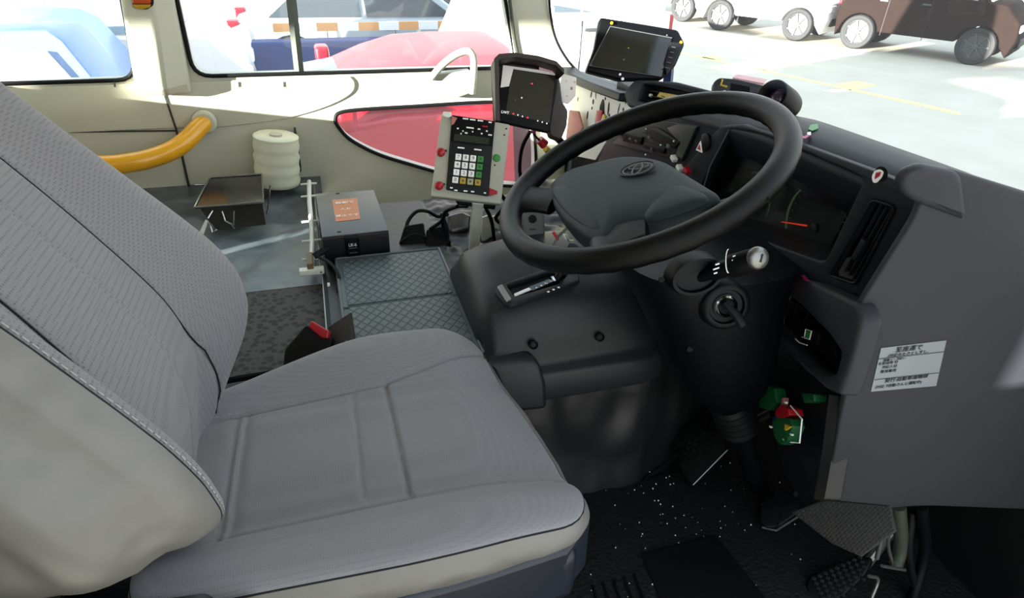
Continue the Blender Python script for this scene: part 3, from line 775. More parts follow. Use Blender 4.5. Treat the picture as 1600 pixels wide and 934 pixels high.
# column of plain plastic to the left of the cluster, and the heater panel
cs_out = rnd(pxp(FD, [(1008, 176), (1128, 196), (1092, 300), (1035, 330), (925, 268), (950, 215)]), .01)
panel('centre_panel', M['dash'], FD, cs_out, d=.02, bev=.003, parent=dash, w=-.001)
MB().tube([FD.P(*FD.uv(x, y), .001) for x, y in ((1140, 203), (1110, 260), (1098, 300))], .0014, 6).build('bright_edge', M['steel'], dash)
hp = thing('heater_panel', 'black heater and radio panel with sliders behind the steering wheel', 'control panel', FD.hit(1035, 225))
panel('face_plate', M['grey_dk'], FD, rnd(pxp(FD, [(1012, 184), (1093, 197), (1068, 252), (958, 224)]), .004), d=.006, bev=.0015, parent=hp, w=.0045)
panel('olive_cover', mat('olive_plastic', '3a4034', .5), FD, rnd(pxp(FD, [(1062, 194), (1092, 199), (1070, 248), (1060, 244), (1066, 222), (1046, 200)]), .003), d=.003, bev=.001, parent=hp, w=.007)
for pts in ([(1015, 196), (1035, 200), (1068, 222), (1060, 232), (1040, 226), (1008, 206)], [(985, 208), (1010, 214), (1006, 226), (978, 220)], [(1012, 222), (1045, 232), (1042, 240), (1010, 230)]):
    panel('control_bezel', M['dashdk'], FD, rnd(pxp(FD, pts), .004), d=.005, bev=.001, parent=hp, w=.010)
for x, y, w_, h_ in ((1022, 214, .012, .005), (1052, 228, .010, .008), (992, 217, .01, .004), (1001, 220, .008, .004), (1025, 234, .004, .012), (1015, 205, .012, .003)):
    b = MB(); b.fbox(FD, *FD.uv(x, y), .009, w_, h_, .005, bev=.001); b.build('control_knob', M['greym'], hp)
for x, y in ((1016, 201), (1060, 220), (1039, 226), (1015, 241)):
    b = MB(); b.fbox(FD, *FD.uv(x, y), .009, .003, .003, .003); b.build('indicator_dot', M['white'], hp)
for (x, y), m in (((1061, 247), 'whitem'), ((1070, 262), 'whitem'), ((1082, 266), 'red')):
    b = MB(); b.fbox(FD, *FD.uv(x, y), .006, .016, .009, .012, bev=.002, spin=-.4); o = b.build('rocker_switch', M[m]); 
    tag(o, {'(1061, 247)': 'white switch key just above the wheel hub', '(1070, 262)': 'white switch key touching the wheel hub edge', '(1082, 266)': 'red switch key beside the wheel hub'}[str((x, y))], 'switch', 'switch keys below the heater panel')
# pod with the centre vent
FP = vert_plane((.745, 1.5), (.725, 1.0)); FP = Fr(FP.P(0, 0, .004), (-.92, -.10, .30))
FP.o = Vector((.735, 1.25, -.35))
pod = thing('centre_vent_pod', 'raised dash pod with a yellow-lit slot vent above the heater panel', 'air vent', FP.hit(1045, 150))
op = rnd(pxp(FP, [(1003, 158), (1011, 133), (1090, 143), (1150, 168), (1120, 180), (1040, 168)]), .006)
panel('pod_frame', M['dash'], FP, rnd(pxp(FP, [(984, 168), (979, 145), (996, 126), (1060, 129), (1180, 160), (1160, 186), (1040, 180)]), .012), [op], d=.05, bev=.006, parent=pod, w=.01)
panel('pod_back', M['void'], FP, op, d=.004, parent=pod, w=-.02)
for k in range(3):
    a, b2 = FP.uv(1006, 140+8*k), FP.uv(1120, 156+8*k); MB().tube([FP.P(*a, -.006), FP.P(*b2, -.006)], .0015, 6).build('slat', M['grey_dk'], pod)
panel('yellow_insert', M['yel'], FP, rnd(pxp(FP, [(1024, 150), (1029, 143), (1085, 153), (1082, 164)]), .002), d=.004, parent=pod, w=-.004)
for (x, y, w_) in ((1034, 150, .012), (1052, 153, .01), (1062, 155, .006)):
    b = MB(); b.fbox(FP, *FP.uv(x, y), -.004, w_, .002, .001); b.build('dark_mark', M['ink'], pod)
b = MB(); b.lathe(FP.P(*FP.uv(1014, 148), -.008), FP.n, [(.004, 0), (.003, .006), (0, .007)], 14); b.build('white_knob', M['whitem'], pod)
# passenger side: ledge, body, white perforated plate
FQ = vert_plane((.80, 1.93), (.757, 1.42))
panel('passenger_panel', M['dashdk'], FQ, pxp(FQ, [(890, 112), (986, 146), (1000, 190), (960, 240), (900, 260), (845, 300), (800, 330), (795, 200), (800, 110)]), d=.03, bev=.004, parent=dash, w=-.02)
MB().loft([[FQ.P(*FQ.uv(x, y+dy), w) for dy, w in ((-5, -.02), (-5, .03), (8, .034), (12, -.01))] for x, y in ((888, 107), (902, 119), (940, 134), (986, 150))]).build('ledge', M['dash'], dash, 40, .004)
pp = thing('perforated_plate', 'white metal plate with cut slots on the passenger side of the dashboard', 'plate', FQ.hit(940, 180))
FQ2 = Fr(FQ.P(0, 0, .006), FQ.n)
panel('plate', M['whitem'], FQ2, rnd(pxp(FQ2, [(899, 128), (940, 140), (984, 158), (987, 176), (960, 200), (930, 250), (880, 240), (872, 200)]), .003), d=.004, bev=.001, parent=pp)
def slot(x, y, a, b_, ang): 
    u, v = FQ2.uv(x, y); panel('slot', M['void'], FQ2, ellipse(u, v, a*1.35, b_*1.5, 16, ang), d=.0006, parent=pp, w=.0007)
for s in ((924, 147, .009, .003, 1.2), (931, 148, .009, .002, 1.9), (940, 147, .007, .0015, .5), (946, 154, .004, .003, 0), (927, 159, .006, .004, 1.3), (966, 151, .007, .004, 1.9), (903, 155, .005, .002, 1.5), (925, 169, .004, .003, 1), (918, 180, .010, .004, 1.4), (951, 170, .014, .0045, 1.6), (952, 184, .009, .004, 1.5), (967, 170, .012, .002, 1.3), (974, 171, .004, .003, 1), (966, 184, .006, .003, .5), (904, 180, .004, .003, 1), (978, 160, .003, .002, 1)):
    slot(*s)
slot(940, 178, .032, .014, 1.45)
arc(FQ2, (941, 170), .012, .014, 0, 359, .002, M['rubber'], 'hole_rim', pp)
for pts, m, nm in (([(932, 200), (936, 172), (945, 173), (941, 198), (930, 205)], 'red', 'red_tab'), ([(940, 196), (946, 178), (950, 182), (946, 200), (938, 204)], 'yel', 'yellow_tab')):
    panel(nm, M[m], FQ2, rnd(pxp(FQ2, pts), .002), d=.006, bev=.001, parent=pp, w=.008)
# lower driver-side panels
LP = vert_plane((.752, .80), (.652, .545))
lp_hole = rnd(pxp(LP, [(1220, 449), (1258, 477), (1301, 521), (1323, 552), (1315, 583), (1298, 588), (1273, 576), (1205, 503)]), .008)
panel('lower_panel', M['grey_panel'], LP, rnd(pxp(LP, [(1212, 440), (1229, 419), (1347, 474), (1356, 500), (1338, 570), (1320, 618), (1296, 607), (1199, 514)]), [.01, .012, .01, .02, .02, .006, .01, .008]), [lp_hole], d=.03, bev=.007, parent=dash, w=.008, )
panel('switch_recess', M['dashdk'], LP, lp_hole, d=.006, parent=dash, w=-.022)
EP = vert_plane((.652, .537), (1.2, .44))
panel('end_panel', M['grey_panel'], EP, rnd(pxp(EP, [(1338, 492), (1350, 468), (1394, 398), (1434, 335), (1448, 280), (1480, 262), (1700, 330), (1700, 800), (1428, 790), (1330, 803), (1304, 801), (1291, 785), (1300, 720), (1318, 630), (1336, 560)]), [.012, .02, .02, .02, .02, .02, 0, 0, .05, .05, .012, .012, 0, .02, .03], 6), d=.012, bev=.004, parent=dash, w=.0)
panel('end_pod', M['grey_panel'], EP, rnd(pxp(EP, [(1404, 284), (1412, 268), (1440, 256), (1500, 268), (1510, 345), (1430, 316), (1408, 302)]), .014), d=.02, bev=.008, parent=dash, w=.006)
# sub-dash cavity below the switch panel
FU = vert_plane((.775, .80), (.70, .575))
panel('kick_panel', mat('navy_plastic', '10141d', .5), FU, rnd(pxp(FU, [(1190, 500), (1300, 600), (1298, 640), (1274, 780), (1250, 795), (1215, 740), (1190, 640)]), .006), d=.03, bev=.003, parent=dash, w=-.012)
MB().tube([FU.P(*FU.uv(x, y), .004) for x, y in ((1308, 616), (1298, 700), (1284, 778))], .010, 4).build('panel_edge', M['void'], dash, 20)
for pts in ([(1222, 468), (1236, 474), (1228, 500), (1214, 490)], [(1238, 476), (1252, 486), (1243, 512), (1229, 500)], [(1255, 490), (1290, 525), (1296, 560), (1262, 545), (1246, 515)]):
    o = panel('switch_blank', M['dashdk'], LP, rnd(pxp(LP, pts), .003), d=.01, bev=.002, parent=dash, w=-.010)
sw = thing('green_symbol_switch', 'dashboard push switch with a green symbol in a white frame', 'switch', LP.hit(1258, 522))
panel('button', M['void'], LP, rnd(pxp(LP, [(1250, 508), (1276, 518), (1270, 540), (1246, 528)]), .003), d=.006, bev=.001, parent=sw, w=-.004)
MB().tube([LP.P(*LP.uv(x, y), -.003) for x, y in ((1254, 526), (1256, 514), (1265, 517), (1262, 530), (1250, 526))], .0008, 6).build('white_frame', M['white'], sw, 0)
panel('green_symbol', M['green'], LP, rnd(pxp(LP, [(1258, 517), (1264, 519), (1261, 529), (1255, 526)]), .001), d=.001, parent=sw, w=-.0025)
MB().tube([LP.P(*LP.uv(x, y), -.003) for x, y in ((1240, 529), (1246, 535), (1258, 539))], .001, 6).build('white_line', M['white'], sw, 0)
# stickers
def sticker(name, f, pts, m, label, w=.001, inner=None):
    t = thing(name, label, 'sticker', f.hit(*pts[0]))
    panel('base', M[m], f, rnd(pxp(f, pts), .003), d=.001, parent=t, w=w)
    for q, mm in inner or (): panel('mark', M[mm], f, rnd(pxp(f, q), .001), d=.001, parent=t, w=w+.0006)
    return t
sticker('oval_sticker', FD, [(1363, 276), (1367, 267), (1375, 264), (1382, 268), (1379, 277), (1370, 286), (1365, 285)], 'white', 'small white and red oval sticker on the dash above the side vent', .0012, [([(1368, 280), (1370, 270), (1378, 268), (1376, 275)], 'red')])
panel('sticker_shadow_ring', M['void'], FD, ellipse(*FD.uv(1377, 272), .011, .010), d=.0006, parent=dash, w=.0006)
FT = Fr((.78, .88, -.2805), (-.05, 0, 1))
sticker('green_sticker', FT, [(1262, 205), (1266, 198), (1277, 197), (1278, 204), (1268, 208)], 'green', 'small green sticker on top of the dashboard right of the wheel rim', .004)
sticker('magenta_sticker', FT, [(1248, 212), (1256, 217), (1264, 210), (1267, 214), (1258, 220), (1249, 219)], 'pink', 'small magenta sticker on the dashboard brow beside the wheel rim', .004, [([(1260, 211), (1266, 210), (1266, 215), (1261, 215)], 'white')])
sticker('pink_mark', LP, [(1261, 431), (1266, 430), (1274, 440), (1268, 440)], 'pink', 'tiny pink mark on the grey lip below the side vent', .0095)
# silver label with print
lb = thing('printed_label', 'silver label with black Japanese print on the grey dash end panel', 'label', EP.hit(1400, 575))
panel('plate', M['label'], EP, pxp(EP, [(1376, 543), (1478, 531), (1462, 602), (1360, 611)]), d=.0008, parent=lb, w=.0012)
a, b2 = EP.uv(1400, 558), EP.uv(1460, 550); spn = math.atan2(b2[1]-a[1], b2[0]-a[0])
EL = Fr(EP.hit(1400, 575), EP.n, (1376, 543), (1440, 535.5)); 
def lt(s, x, y, size, sx=1.0): text(s, size, EL, *EL.uv(x, y), M['ink'], lb, w=.0022, name='print', align='LEFT', sx=sx)
lt('至座運で', 1398, 546, .0100); lt('(対応のたさとしすし、', 1386, 555, .0062)
for x, y, s, z in ((1379, 562, '無線ソー 対応い', .0045), (1371, 567.5, 'お放送用 切', .0055), (1377, 573, '対応入切', .0055), (1374, 580, '専用車用', .0060)): lt(s, x, y, z)
lt('発行:自動車運輸様', 1381, 594, .0080); lt('(対応 7自動さんと運転中)', 1366, 604, .0062)
for x0, y0, x1, y1 in ((1371, 559.5, 1476, 548), (1365, 592, 1466, 581)):
    MB().tube([EL.P(*EL.uv(x0, y0), .0022), EL.P(*EL.uv(x1, y1), .0022)], .0005, 4).build('rule', M['ink'], lb, 0)

# fuse box wiring
def block(f, pts, m, name, label, d=.02, w=.015, cat='connector', grp='loose connectors under the dashboard'):
    o = panel(name, M[m], f, rnd(pxp(f, pts), .002), d=d, bev=.0015, w=w); tag(o, label, cat, grp); return o
block(FU, [(1210, 606), (1222, 602), (1236, 608), (1240, 630), (1226, 642), (1210, 636)], 'greend', 'wire_connector', 'green connector block hanging highest under the dash', w=.03)
block(FU, [(1236, 660), (1248, 652), (1268, 656), (1272, 668), (1262, 690), (1250, 696), (1240, 684)], 'greend', 'wire_connector', 'green connector block below the red plug', w=.034)
block(FU, [(1262, 614), (1284, 616), (1284, 628), (1268, 630)], 'greend', 'wire_connector', 'small dark green connector at the top right of the wiring cavity', w=.012)
block(FU, [(1230, 652), (1240, 648), (1244, 664), (1236, 672), (1230, 666)], 'blue', 'wire_connector', 'blue connector left of the red plug', w=.026)
block(FU, [(1242, 642), (1250, 634), (1264, 640), (1266, 650), (1254, 656), (1242, 652)], 'red', 'wire_connector', 'red round plug above the lower green connector', w=.034, d=.024)
block(FU, [(1242, 622), (1246, 622), (1245, 634), (1241, 634)], 'salmon', 'wire_connector', 'small salmon fuse tab between the green blocks', w=.024, d=.01)
o = MB().tube([FU.P(*FU.uv(x, y), .028) for x, y in ((1262, 635), (1281, 656), (1277, 693), (1262, 692))], .0012, 6).build('wire', M['white']); tag(o, 'thin white wire looped around the green connectors', 'wire')
b = MB(); 
for x, y in ((1224, 604), (1256, 688), (1262, 684), (1268, 680), (1233, 668), (1258, 630)): b.fbox(FU, *FU.uv(x, y), .030, .006, .003, .004, spin=.5)
tag(b.build('terminal_pins', M['whitem']), 'bright metal terminals around the wiring', 'terminals', kind='stuff')
o = panel('fuse_tab', M['yel'], FU, pxp(FU, [(1264, 664), (1274, 668), (1264, 674)]), d=.004, w=.04); tag(o, 'tiny yellow fuse tab beside the lower green connector', 'fuse')

# ================================================================== STEERING WHEEL
WC = Vector((.429, .777, -.310)); a, b_ = .437, .053
WN = Vector((-sin(a)*cos(b_), sin(b_), cos(a)*cos(b_)))
FWh = Fr(WC, WN, up=(0, 1, 0)); 
wh = thing('steering_wheel', 'large black bus steering wheel with grey-blue airbag hub', 'steering wheel', WC)
RW = .2005
rimp = [FWh.P(RW*cos(t), RW*sin(t), 0) for t in np.linspace(0, 2*pi, 160, endpoint=False)]
# rim with finger scallops underneath
b = MB(); rings = []
for i, t in enumerate(np.linspace(0, 2*pi, 240, endpoint=False)):
    ring = []
    for k in range(20):
        s = 2*pi*k/20; r = .0168*(1+.02*cos(40*t)*(1 if sin(s) < -.3 else 0))
        ring.append(FWh.P((RW+r*cos(s))*cos(t), (RW+r*cos(s))*sin(t), r*1.04*sin(s)))
    rings.append(ring)
b.loft(rings, closed=True); b.build('rim', M['wheel'], wh, 80)
def dome(f, pts, w0, prof, m, name, par, sm=60, cpx=None):
    c = cpx or (sum(p[0] for p in pts)/len(pts), sum(p[1] for p in pts)/len(pts))
    return MB().loft([[f.P(c[0]+(p[0]-c[0])*s, c[1]+(p[1]-c[1])*s, w) for p in pts] for s, w in prof]).build(name, m, par, sm)
hubo = rnd(pxp(FWh, [(860, 286), (886, 266), (975, 243), (1034, 250), (1126, 306), (1118, 318), (1040, 348), (1008, 352), (962, 362), (946, 385), (915, 372), (880, 345), (863, 318)]), [.012, .02, .03, .03, .012, .02, .02, .01, .01, .012, .02, .02, .02], 6)
dome(FWh, hubo, 0, [(.80, -.055), (.93, -.035), (1.0, -.012), (1.0, -.004), (.985, .001), (.95, .004), (.85, .008), (.6, .012), (.3, .0135), (.05, .014)], M['hub'], 'airbag_pad', wh, 60)
# the two pressed flanks of the pad and its lower insert
for pts in ([(864, 300), (900, 296), (940, 308), (958, 330), (950, 362), (930, 368), (886, 338)], [(1110, 316), (1050, 292), (1020, 312), (1008, 340), (1018, 350), (1060, 340)]):
    p = [(v.x, v.y) for v in catmull([(q[0], q[1], 0) for q in pxp(FWh, pts)], 5, True)]
    dome(FWh, p, 0, [(1, .0035), (.97, .0072), (.9, .0095), (.6, .0120), (.05, .0128)], M['hub'], 'pad_flank', wh, 80)
p = pxp(FWh, [(960, 353), (1006, 341), (1012, 350), (1010, 374), (944, 400), (932, 392)])
panel('lower_insert', M['wheel'], FWh, rnd(p, .005), d=.02, bev=.003, parent=wh, w=.0065)
# spokes
def spoke(p0, p1, w0, w1, z0, z1, th=.014):
    A = Vector(FWh.uv(*p0)); B = Vector(FWh.uv(*p1)); t = (B-A).normalized(); n = Vector((-t.y, t.x)); R = []
    for k in range(9):
        s = k/8; c = A.lerp(B, s); w = w0*(1-s)+w1*s; w *= 1-.25*sin(s*pi); z = z0*(1-s)+z1*s
        R.append([FWh.P(*(c+n*w*cos(q)), z+th/2*sin(q)) for q in np.linspace(0, 2*pi, 16, endpoint=False)])
    return MB().loft(R).build('spoke', M['wheel'], wh, 80)
spoke((806, 312), (868, 306), .045, .036, 0, -.008, .02)
spoke((1196, 296), (1104, 322), .022, .020, -.004, -.012, .016)
spoke((940, 407), (945, 370), .03, .022, 0, -.004, .02)
# emblem: ring with interlocking ovals
FE = Fr(FWh.P(*FWh.uv(996, 264), .0138), WN, (970, 270), (1022, 262)); eu, ev = FE.uv(996, 264)
def oval(rx, ry, r, u=0, v=0, m='dashdk'): MB().tube([FE.P(eu+u+rx*cos(t), ev+v+ry*sin(t), .0004) for t in np.linspace(0, 2*pi, 40, endpoint=False)], r, 6, closed=True).build('emblem', M[m], wh, 80)
oval(.0255, .0185, .0014, m='grey_dk'); oval(.0215, .0150, .0012, m='greym'); oval(.0065, .0145, .0011, m='greym'); oval(.0150, .0060, .0011, 0, .0060, 'greym')
text('SRS', .012, FE, *FE.uv(955, 287), M['grey_dk'], wh, w=-.0005, name='embossed_letters')

# ================================================================== STEERING COLUMN
colm = thing('steering_column', 'dark steering column shroud with ignition lock and stalk under the wheel', 'steering column', (.75, .777, -1.1))
lv = [((972, 405), (1225, 388), .105), ((980, 432), (1212, 420), .105), ((1003, 475), (1200, 470), .10), ((1028, 530), (1194, 530), .09), ((1052, 580), (1188, 580), .075), ((1076, 608), (1184, 606), .050), ((1092, 626), (1180, 624), .036), ((1106, 636), (1170, 632), .026)]
R = []
for Lp, Rp, ry in lv:
    A, B = aty(*Lp, .777), aty(*Rp, .777); c = (A+B)/2; hx = (B-A)/2
    R.append([c+hx*(abs(cos(t))**.75*math.copysign(1, cos(t)))+Vector((0, -ry*abs(sin(t))**.75*math.copysign(1, sin(t)), 0)) for t in np.linspace(0, 2*pi, 36, endpoint=False)])
MB().loft(R).build('shroud', M['colcover'], colm, 80)
bl = MB(); c0_, c1_ = aty(1140, 630, .777), aty(1156, 672, .777)
bl.lathe(c0_, c1_-c0_, [(.036, -.01)]+[(r, k*.0045) for k, r in enumerate([.041, .041, .034, .034]*5)]+[(.03, .092)], 28); bl.build('rubber_bellows', M['rubber'], colm, 25)
MB().tube([c1_, aty(1195, 790, .80)], .022, 14).build('shaft', M['dashdk'], colm)
def fc(px, py, y, n=(-.25, -1, .25)): 
    p = aty(px, py, y); return Fr(p, n)
f1 = fc(1088, 430, .672); c = f1.uv(1090, 432)
dome(f1, ellipse(*c, .040, .028, 28, .35), 0, [(1.05, -.03), (1.0, -.006), (.93, .003), (.80, .003), (.74, -.004), (.05, -.004)], M['colcover'], 'stalk_boot', colm)
f2 = fc(1134, 478, .664); c = f2.uv(1134, 478)
b = MB(); b.lathe(f2.P(*c, -.03), f2.n, [(.040, 0), (.037, .030), (.032, .035), (.027, .035), (.025, .030), (.020, .030), (.0195, .032)], 36); b.build('lock_surround', M['colcover'], colm, 50)
b = MB(); b.lathe(f2.P(*c, -.004), f2.n, [(.017, 0), (.017, .007), (.0145, .009), (.0115, .006), (0, .006)], 32); b.build('lock_ring', M['chrome'], colm, 50)
key = thing('ignition_key', 'black-headed key in the ignition lock on the column', 'key', f2.P(*c, .01))
MB().tube([f2.P(c[0]-.004, c[1]+.006, .004), f2.P(c[0]+.010, c[1]-.008, .018), f2.P(c[0]+.020, c[1]-.022, .022)], [.006, .008, .009], 10, flat=.8).build('key_head', M['rubber'], key)
MB().tube([f2.P(c[0]+.006, c[1]-.002, .012), f2.P(c[0]+.013, c[1]-.006, .020)], .0022, 8).build('key_blade', M['chrome'], key)
# stalk
st = thing('lighting_stalk', 'black lighting stalk with a silver end cap right of the column', 'stalk', aty(1100, 430, .68))
s0, s1, s2, s3, s4 = aty(1084, 436, .685), aty(1112, 426, .665), aty(1142, 417, .645), aty(1170, 408, .628), aty(1190, 402, .618)
MB().tube([s0, s1], [.008, .010], 14).build('arm', M['dashdk'], st)
MB().tube([s1, s1.lerp(s2, .2), s2], [.011, .0125, .0125], 18).build('inner_ring', M['dashdk'], st)
MB().tube([s2, s2.lerp(s3, .1), s3, s4], [.0155, .0170, .0165, .0155], 22).build('turning_grip', M['void'], st)
ax_ = (s4-s3).normalized(); ax_ = Vector((.35, -.85, .35)).normalized()*.6+ax_*.4
fz = Fr(s4+Vector((.004, -.012, .004)), (.05, -.9, .42)); cz = fz.uv(1187, 403)
b = MB(); b.lathe(fz.P(*cz, -.008), fz.n, [(.0145, 0), (.0155, .004), (.0140, .009), (.008, .011), (0, .0115)], 30); b.build('silver_cap', M['steel'], st, 60)
b = MB(); b.fbox(fz, cz[0], cz[1], .0025, .0020, .011, .002, spin=-.4); b.build('cap_symbol', M['ink'], st)
fy = Fr(s2+Vector((0, -.0185, .003)), (-.1, -.9, .42))
for x, y, w_ in ((1124, 413, .006), (1122, 420, .009), (1121, 427, .005), (1148, 400, .004), (1147, 406, .005), (1147, 414, .0035)):
    b = MB(); b.fbox(fy, *fy.uv(x, y), (-.002 if x > 1130 else -.006), w_, .0016, .001, spin=.25); b.build('white_mark', M['white'], st)
MB().tube([fy.P(fy.uv(1141, 408)[0]+.0*t, fy.uv(1141, 408)[1], -.002)+Vector((0, 0, 0))+fy.e2*(.016*cos(t))+fy.n*(.004*sin(t)-.003)-fy.e1*(.006*sin(t)) for t in np.linspace(0, pi, 12)], .0007, 5).build('white_line', M['white'], st, 0)
for (x, y, r) in ((1034, 437, .004), (1078, 545, .005)): 
    q = fc(x, y, .685 if y < 500 else .70); b = MB(); b.lathe(q.o, q.n, [(r, -.004), (r, .001), (0, .001)], 12); b.build('screw_hole', M['void'], colm)

# ================================================================== SHIFT CONSOLE
cn = thing('shift_console', 'dark moulded gear selector console between seat and dashboard', 'console', (.43, 1.05, -.80))
xs_ = [.236, .244, .262, .30, .36, .42, .48, .53, .57, .60, .615]
zt_ = [-.680, -.640, -.616, -.602, -.592, -.586, -.586, -.592, -.606, -.632, -.680]
R = []
for x, z in zip(xs_, zt_):
    e = 0 if .262 <= x <= .57 else 1; k = min(1, max(0, (.262-x)/.026, (x-.57)/.045))
    yn = .012*k
    dz = .0
    R.append([(x, 1.25-yn, -.745), (x, 1.235-yn, -.68), (x, 1.20-yn, z-.012), (x, 1.17, z-.002), (x, 1.10, z), (x, 1.02, z-.002), (x, .975, z-.010+dz), (x, .955+yn, z-.024), (x, .935+yn, z-.055), (x, .920+yn, -.700), (x, .914+yn, -.738), (x, .906+yn, -.744), (x, .892+yn, -.752), (x, .884+yn, -.80), (x, .890+yn, -.815), (x, 1.20, -.815)])
MB().loft(R).build('console_body', M['console'], cn, 60, .006)
# swelling at the seat side and fixing lugs
MB().loft([[(.215+dx, .95-dx*.2, -.70-.0*dx), (.235+dx, .905-.1*dx, -.715), (.245+dx, .888-.1*dx, -.76), (.25+dx, .885-.1*dx, -.825), (.23+dx, .94, -.83)] for dx in (0, .03, .07, .11)]).build('side_lobe', M['console'], cn, 70, .012)
for x, y in ((834, 539), (938, 527)):
    q = aty(x, y, .912); b = MB(); b.lathe(q, (0, -1, .35), [(.009, -.006), (.009, .001), (.006, .003), (.005, 0), (0, 0)], 16); b.build('screw', M['rubber'], cn)
q = aty(966, 520, .93); b = MB(); b.box(q, (.035, .012, .016), bev=.004); b.build('lug', M['console'], cn)
FS = Fr((.37, 1.06, -.584), (0, -.06, 1), up=(0, 1, 0))
sg = thing('gear_selector', 'gear selector gate with silver end piece and position markings', 'gear selector', (.37, 1.06, -.59))
gout = rnd(pxp(FS, [(772, 460), (782, 451), (852, 426), (900, 428), (906, 444), (802, 482), (790, 482)]), .008)
gin = rnd(pxp(FS, [(791, 452), (856, 431), (886, 436), (872, 450), (804, 470)]), .004)
panel('gate_frame', M['grey_dk'], FS, gout, [gin], d=.012, bev=.003, parent=sg, w=.010)
panel('gate_well', M['void'], FS, gin, d=.003, parent=sg, w=.001)
panel('silver_end', M['steel'], FS, rnd(pxp(FS, [(776, 456), (784, 452), (799, 476), (791, 480)]), .003), d=.004, bev=.001, parent=sg, w=.0125)
panel('indicator_strip', mat('slate_strip', '44525f', .3), FS, pxp(FS, [(832, 458), (862, 444), (858, 440), (826, 452)]), d=.002, parent=sg, w=.006)
panel('white_pointer', M['white'], FS, pxp(FS, [(804, 467), (830, 456), (826, 453), (803, 463)]), d=.002, parent=sg, w=.006)
for k, s in enumerate('PRND2L'):
    text(s, .0075, FS, *FS.uv(838+k*7.5, 455-k*3.6), M['white'], sg, w=.0075, name='position_letter', spin=-.1)
for k in range(3): b = MB(); b.fbox(FS, *FS.uv(856+k*8, 463-3.4*k), .010, .004, .003, .001); b.build('dot', M['white'], sg)
MB().tube([FS.P(*FS.uv(868, 440), .0), FS.P(*FS.uv(880, 436), .035), FS.P(*FS.uv(893, 436), .07)], [.007, .008, .014], 14).build('lever', M['rubber'], sg)
b = MB(); b.fbox(FS, *FS.uv(864, 443), .006, .006, .016, .006, bev=.001); b.build('silver_catch', M['chrome'], sg)

# ================================================================== PEDALS
def pedal(name, label, f, pts, m, w=0, d=.018):
    t = thing(name, label, 'pedal', f.hit(*pts[0])); panel('pad', M[m], f, rnd(pxp(f, pts), .012), d=d, bev=.004, parent=t, w=w); return t
Fk = Fr((.76, .86, -1.0), (-.55, -.25, .8))
t = pedal('brake_pedal', 'wide black brake pedal with dimpled rubber left of the column bellows', Fk, [(1058, 722), (1064, 700), (1088, 668), (1130, 672), (1136, 704), (1082, 758), (1070, 750)], 'void')
Fk.w = 0
rg = random.Random(5); c = Fk.uv(1100, 710)
for i in range(6):
    for j in range(6):
        px, py = 1070+i*11.5+j*2.0-3, 722-i*6+j*-9+14
        u, v = Fk.uv(px, py)
        # keep inside the pad
        if 1068 < px < 1130 and 678 < py < 745 and (py-758)*(1136-1082)-(px-1082)*(704-758) < -300:
            b = MB(); b.lathe(Fk.P(u, v, 0), Fk.n, [(.0048, -.002), (.0042, .0025), (0, .0028)], 8); b.build('stud', M['rubber'], t)
MB().tube([Fk.P(*Fk.uv(1137, 703), .002), Fk.P(*Fk.uv(1083, 758), .002)], .0016, 6).build('steel_edge', M['steel'], t)
MB().tube([Fk.P(*Fk.uv(1100, 700), -.02), Fk.P(*Fk.uv(1130, 668), -.06), Vector((.95, .80, -.82))], .010, 8).build('arm', M['rubber'], t)
Fk2 = Fr((.85, .70, -1.03), (-.5, -.2, .85))
t = pedal('round_pedal', 'small smooth black pedal with a steel edge below the column', Fk2, [(1186, 812), (1188, 788), (1206, 768), (1230, 764), (1250, 782), (1246, 802), (1214, 824), (1194, 824)], 'dashdk')
MB().tube([Fk2.P(*Fk2.uv(x, y), -.008) for x, y in ((1190, 822), (1212, 827), (1248, 804), (1254, 796))], .0022, 6).build('steel_edge', M['steel'], t)
MB().tube([Fk2.P(*Fk2.uv(1212, 766), .001), Fk2.P(*Fk2.uv(1222, 800), .001), Fk2.P(*Fk2.uv(1214, 826), .001)], .0014, 6).build('crease', M['rubber'], t)
MB().tube([Fk2.P(*Fk2.uv(1225, 790), -.02), Vector((.93, .74, -1.0)), Vector((1.0, .75, -.85))], .010, 8).build('arm', M['rubber'], t)
Fk3 = Fr((.86, .55, -1.04), (-.55, -.15, .8))
t = pedal('accelerator_pedal', 'black accelerator pedal with checkered studs at the bottom right', Fk3, [(1258, 908), (1284, 888), (1330, 868), (1366, 870), (1352, 898), (1318, 930), (1276, 945), (1264, 940)], 'dashdk')
for i in range(9):
    for j in range(6):
        px, py = 1272+i*9+j*3.5, 908-i*4.2+j*7.5-4
        if px > 1352 or py > 934 or (px > 1338 and py > 905) or (px > 1318 and py > 922): continue
        u, v = Fk3.uv(px, py); b = MB(); b.fbox(Fk3, u, v, -.001, .0075, .0065, .004, bev=.0012, spin=.3); b.build('stud', M['grey_dk'], t)
MB().tube([Fk3.P(*Fk3.uv(1350, 880), -.02), Vector((.98, .56, -.98))], .009, 8).build('arm', M['steel'], t)
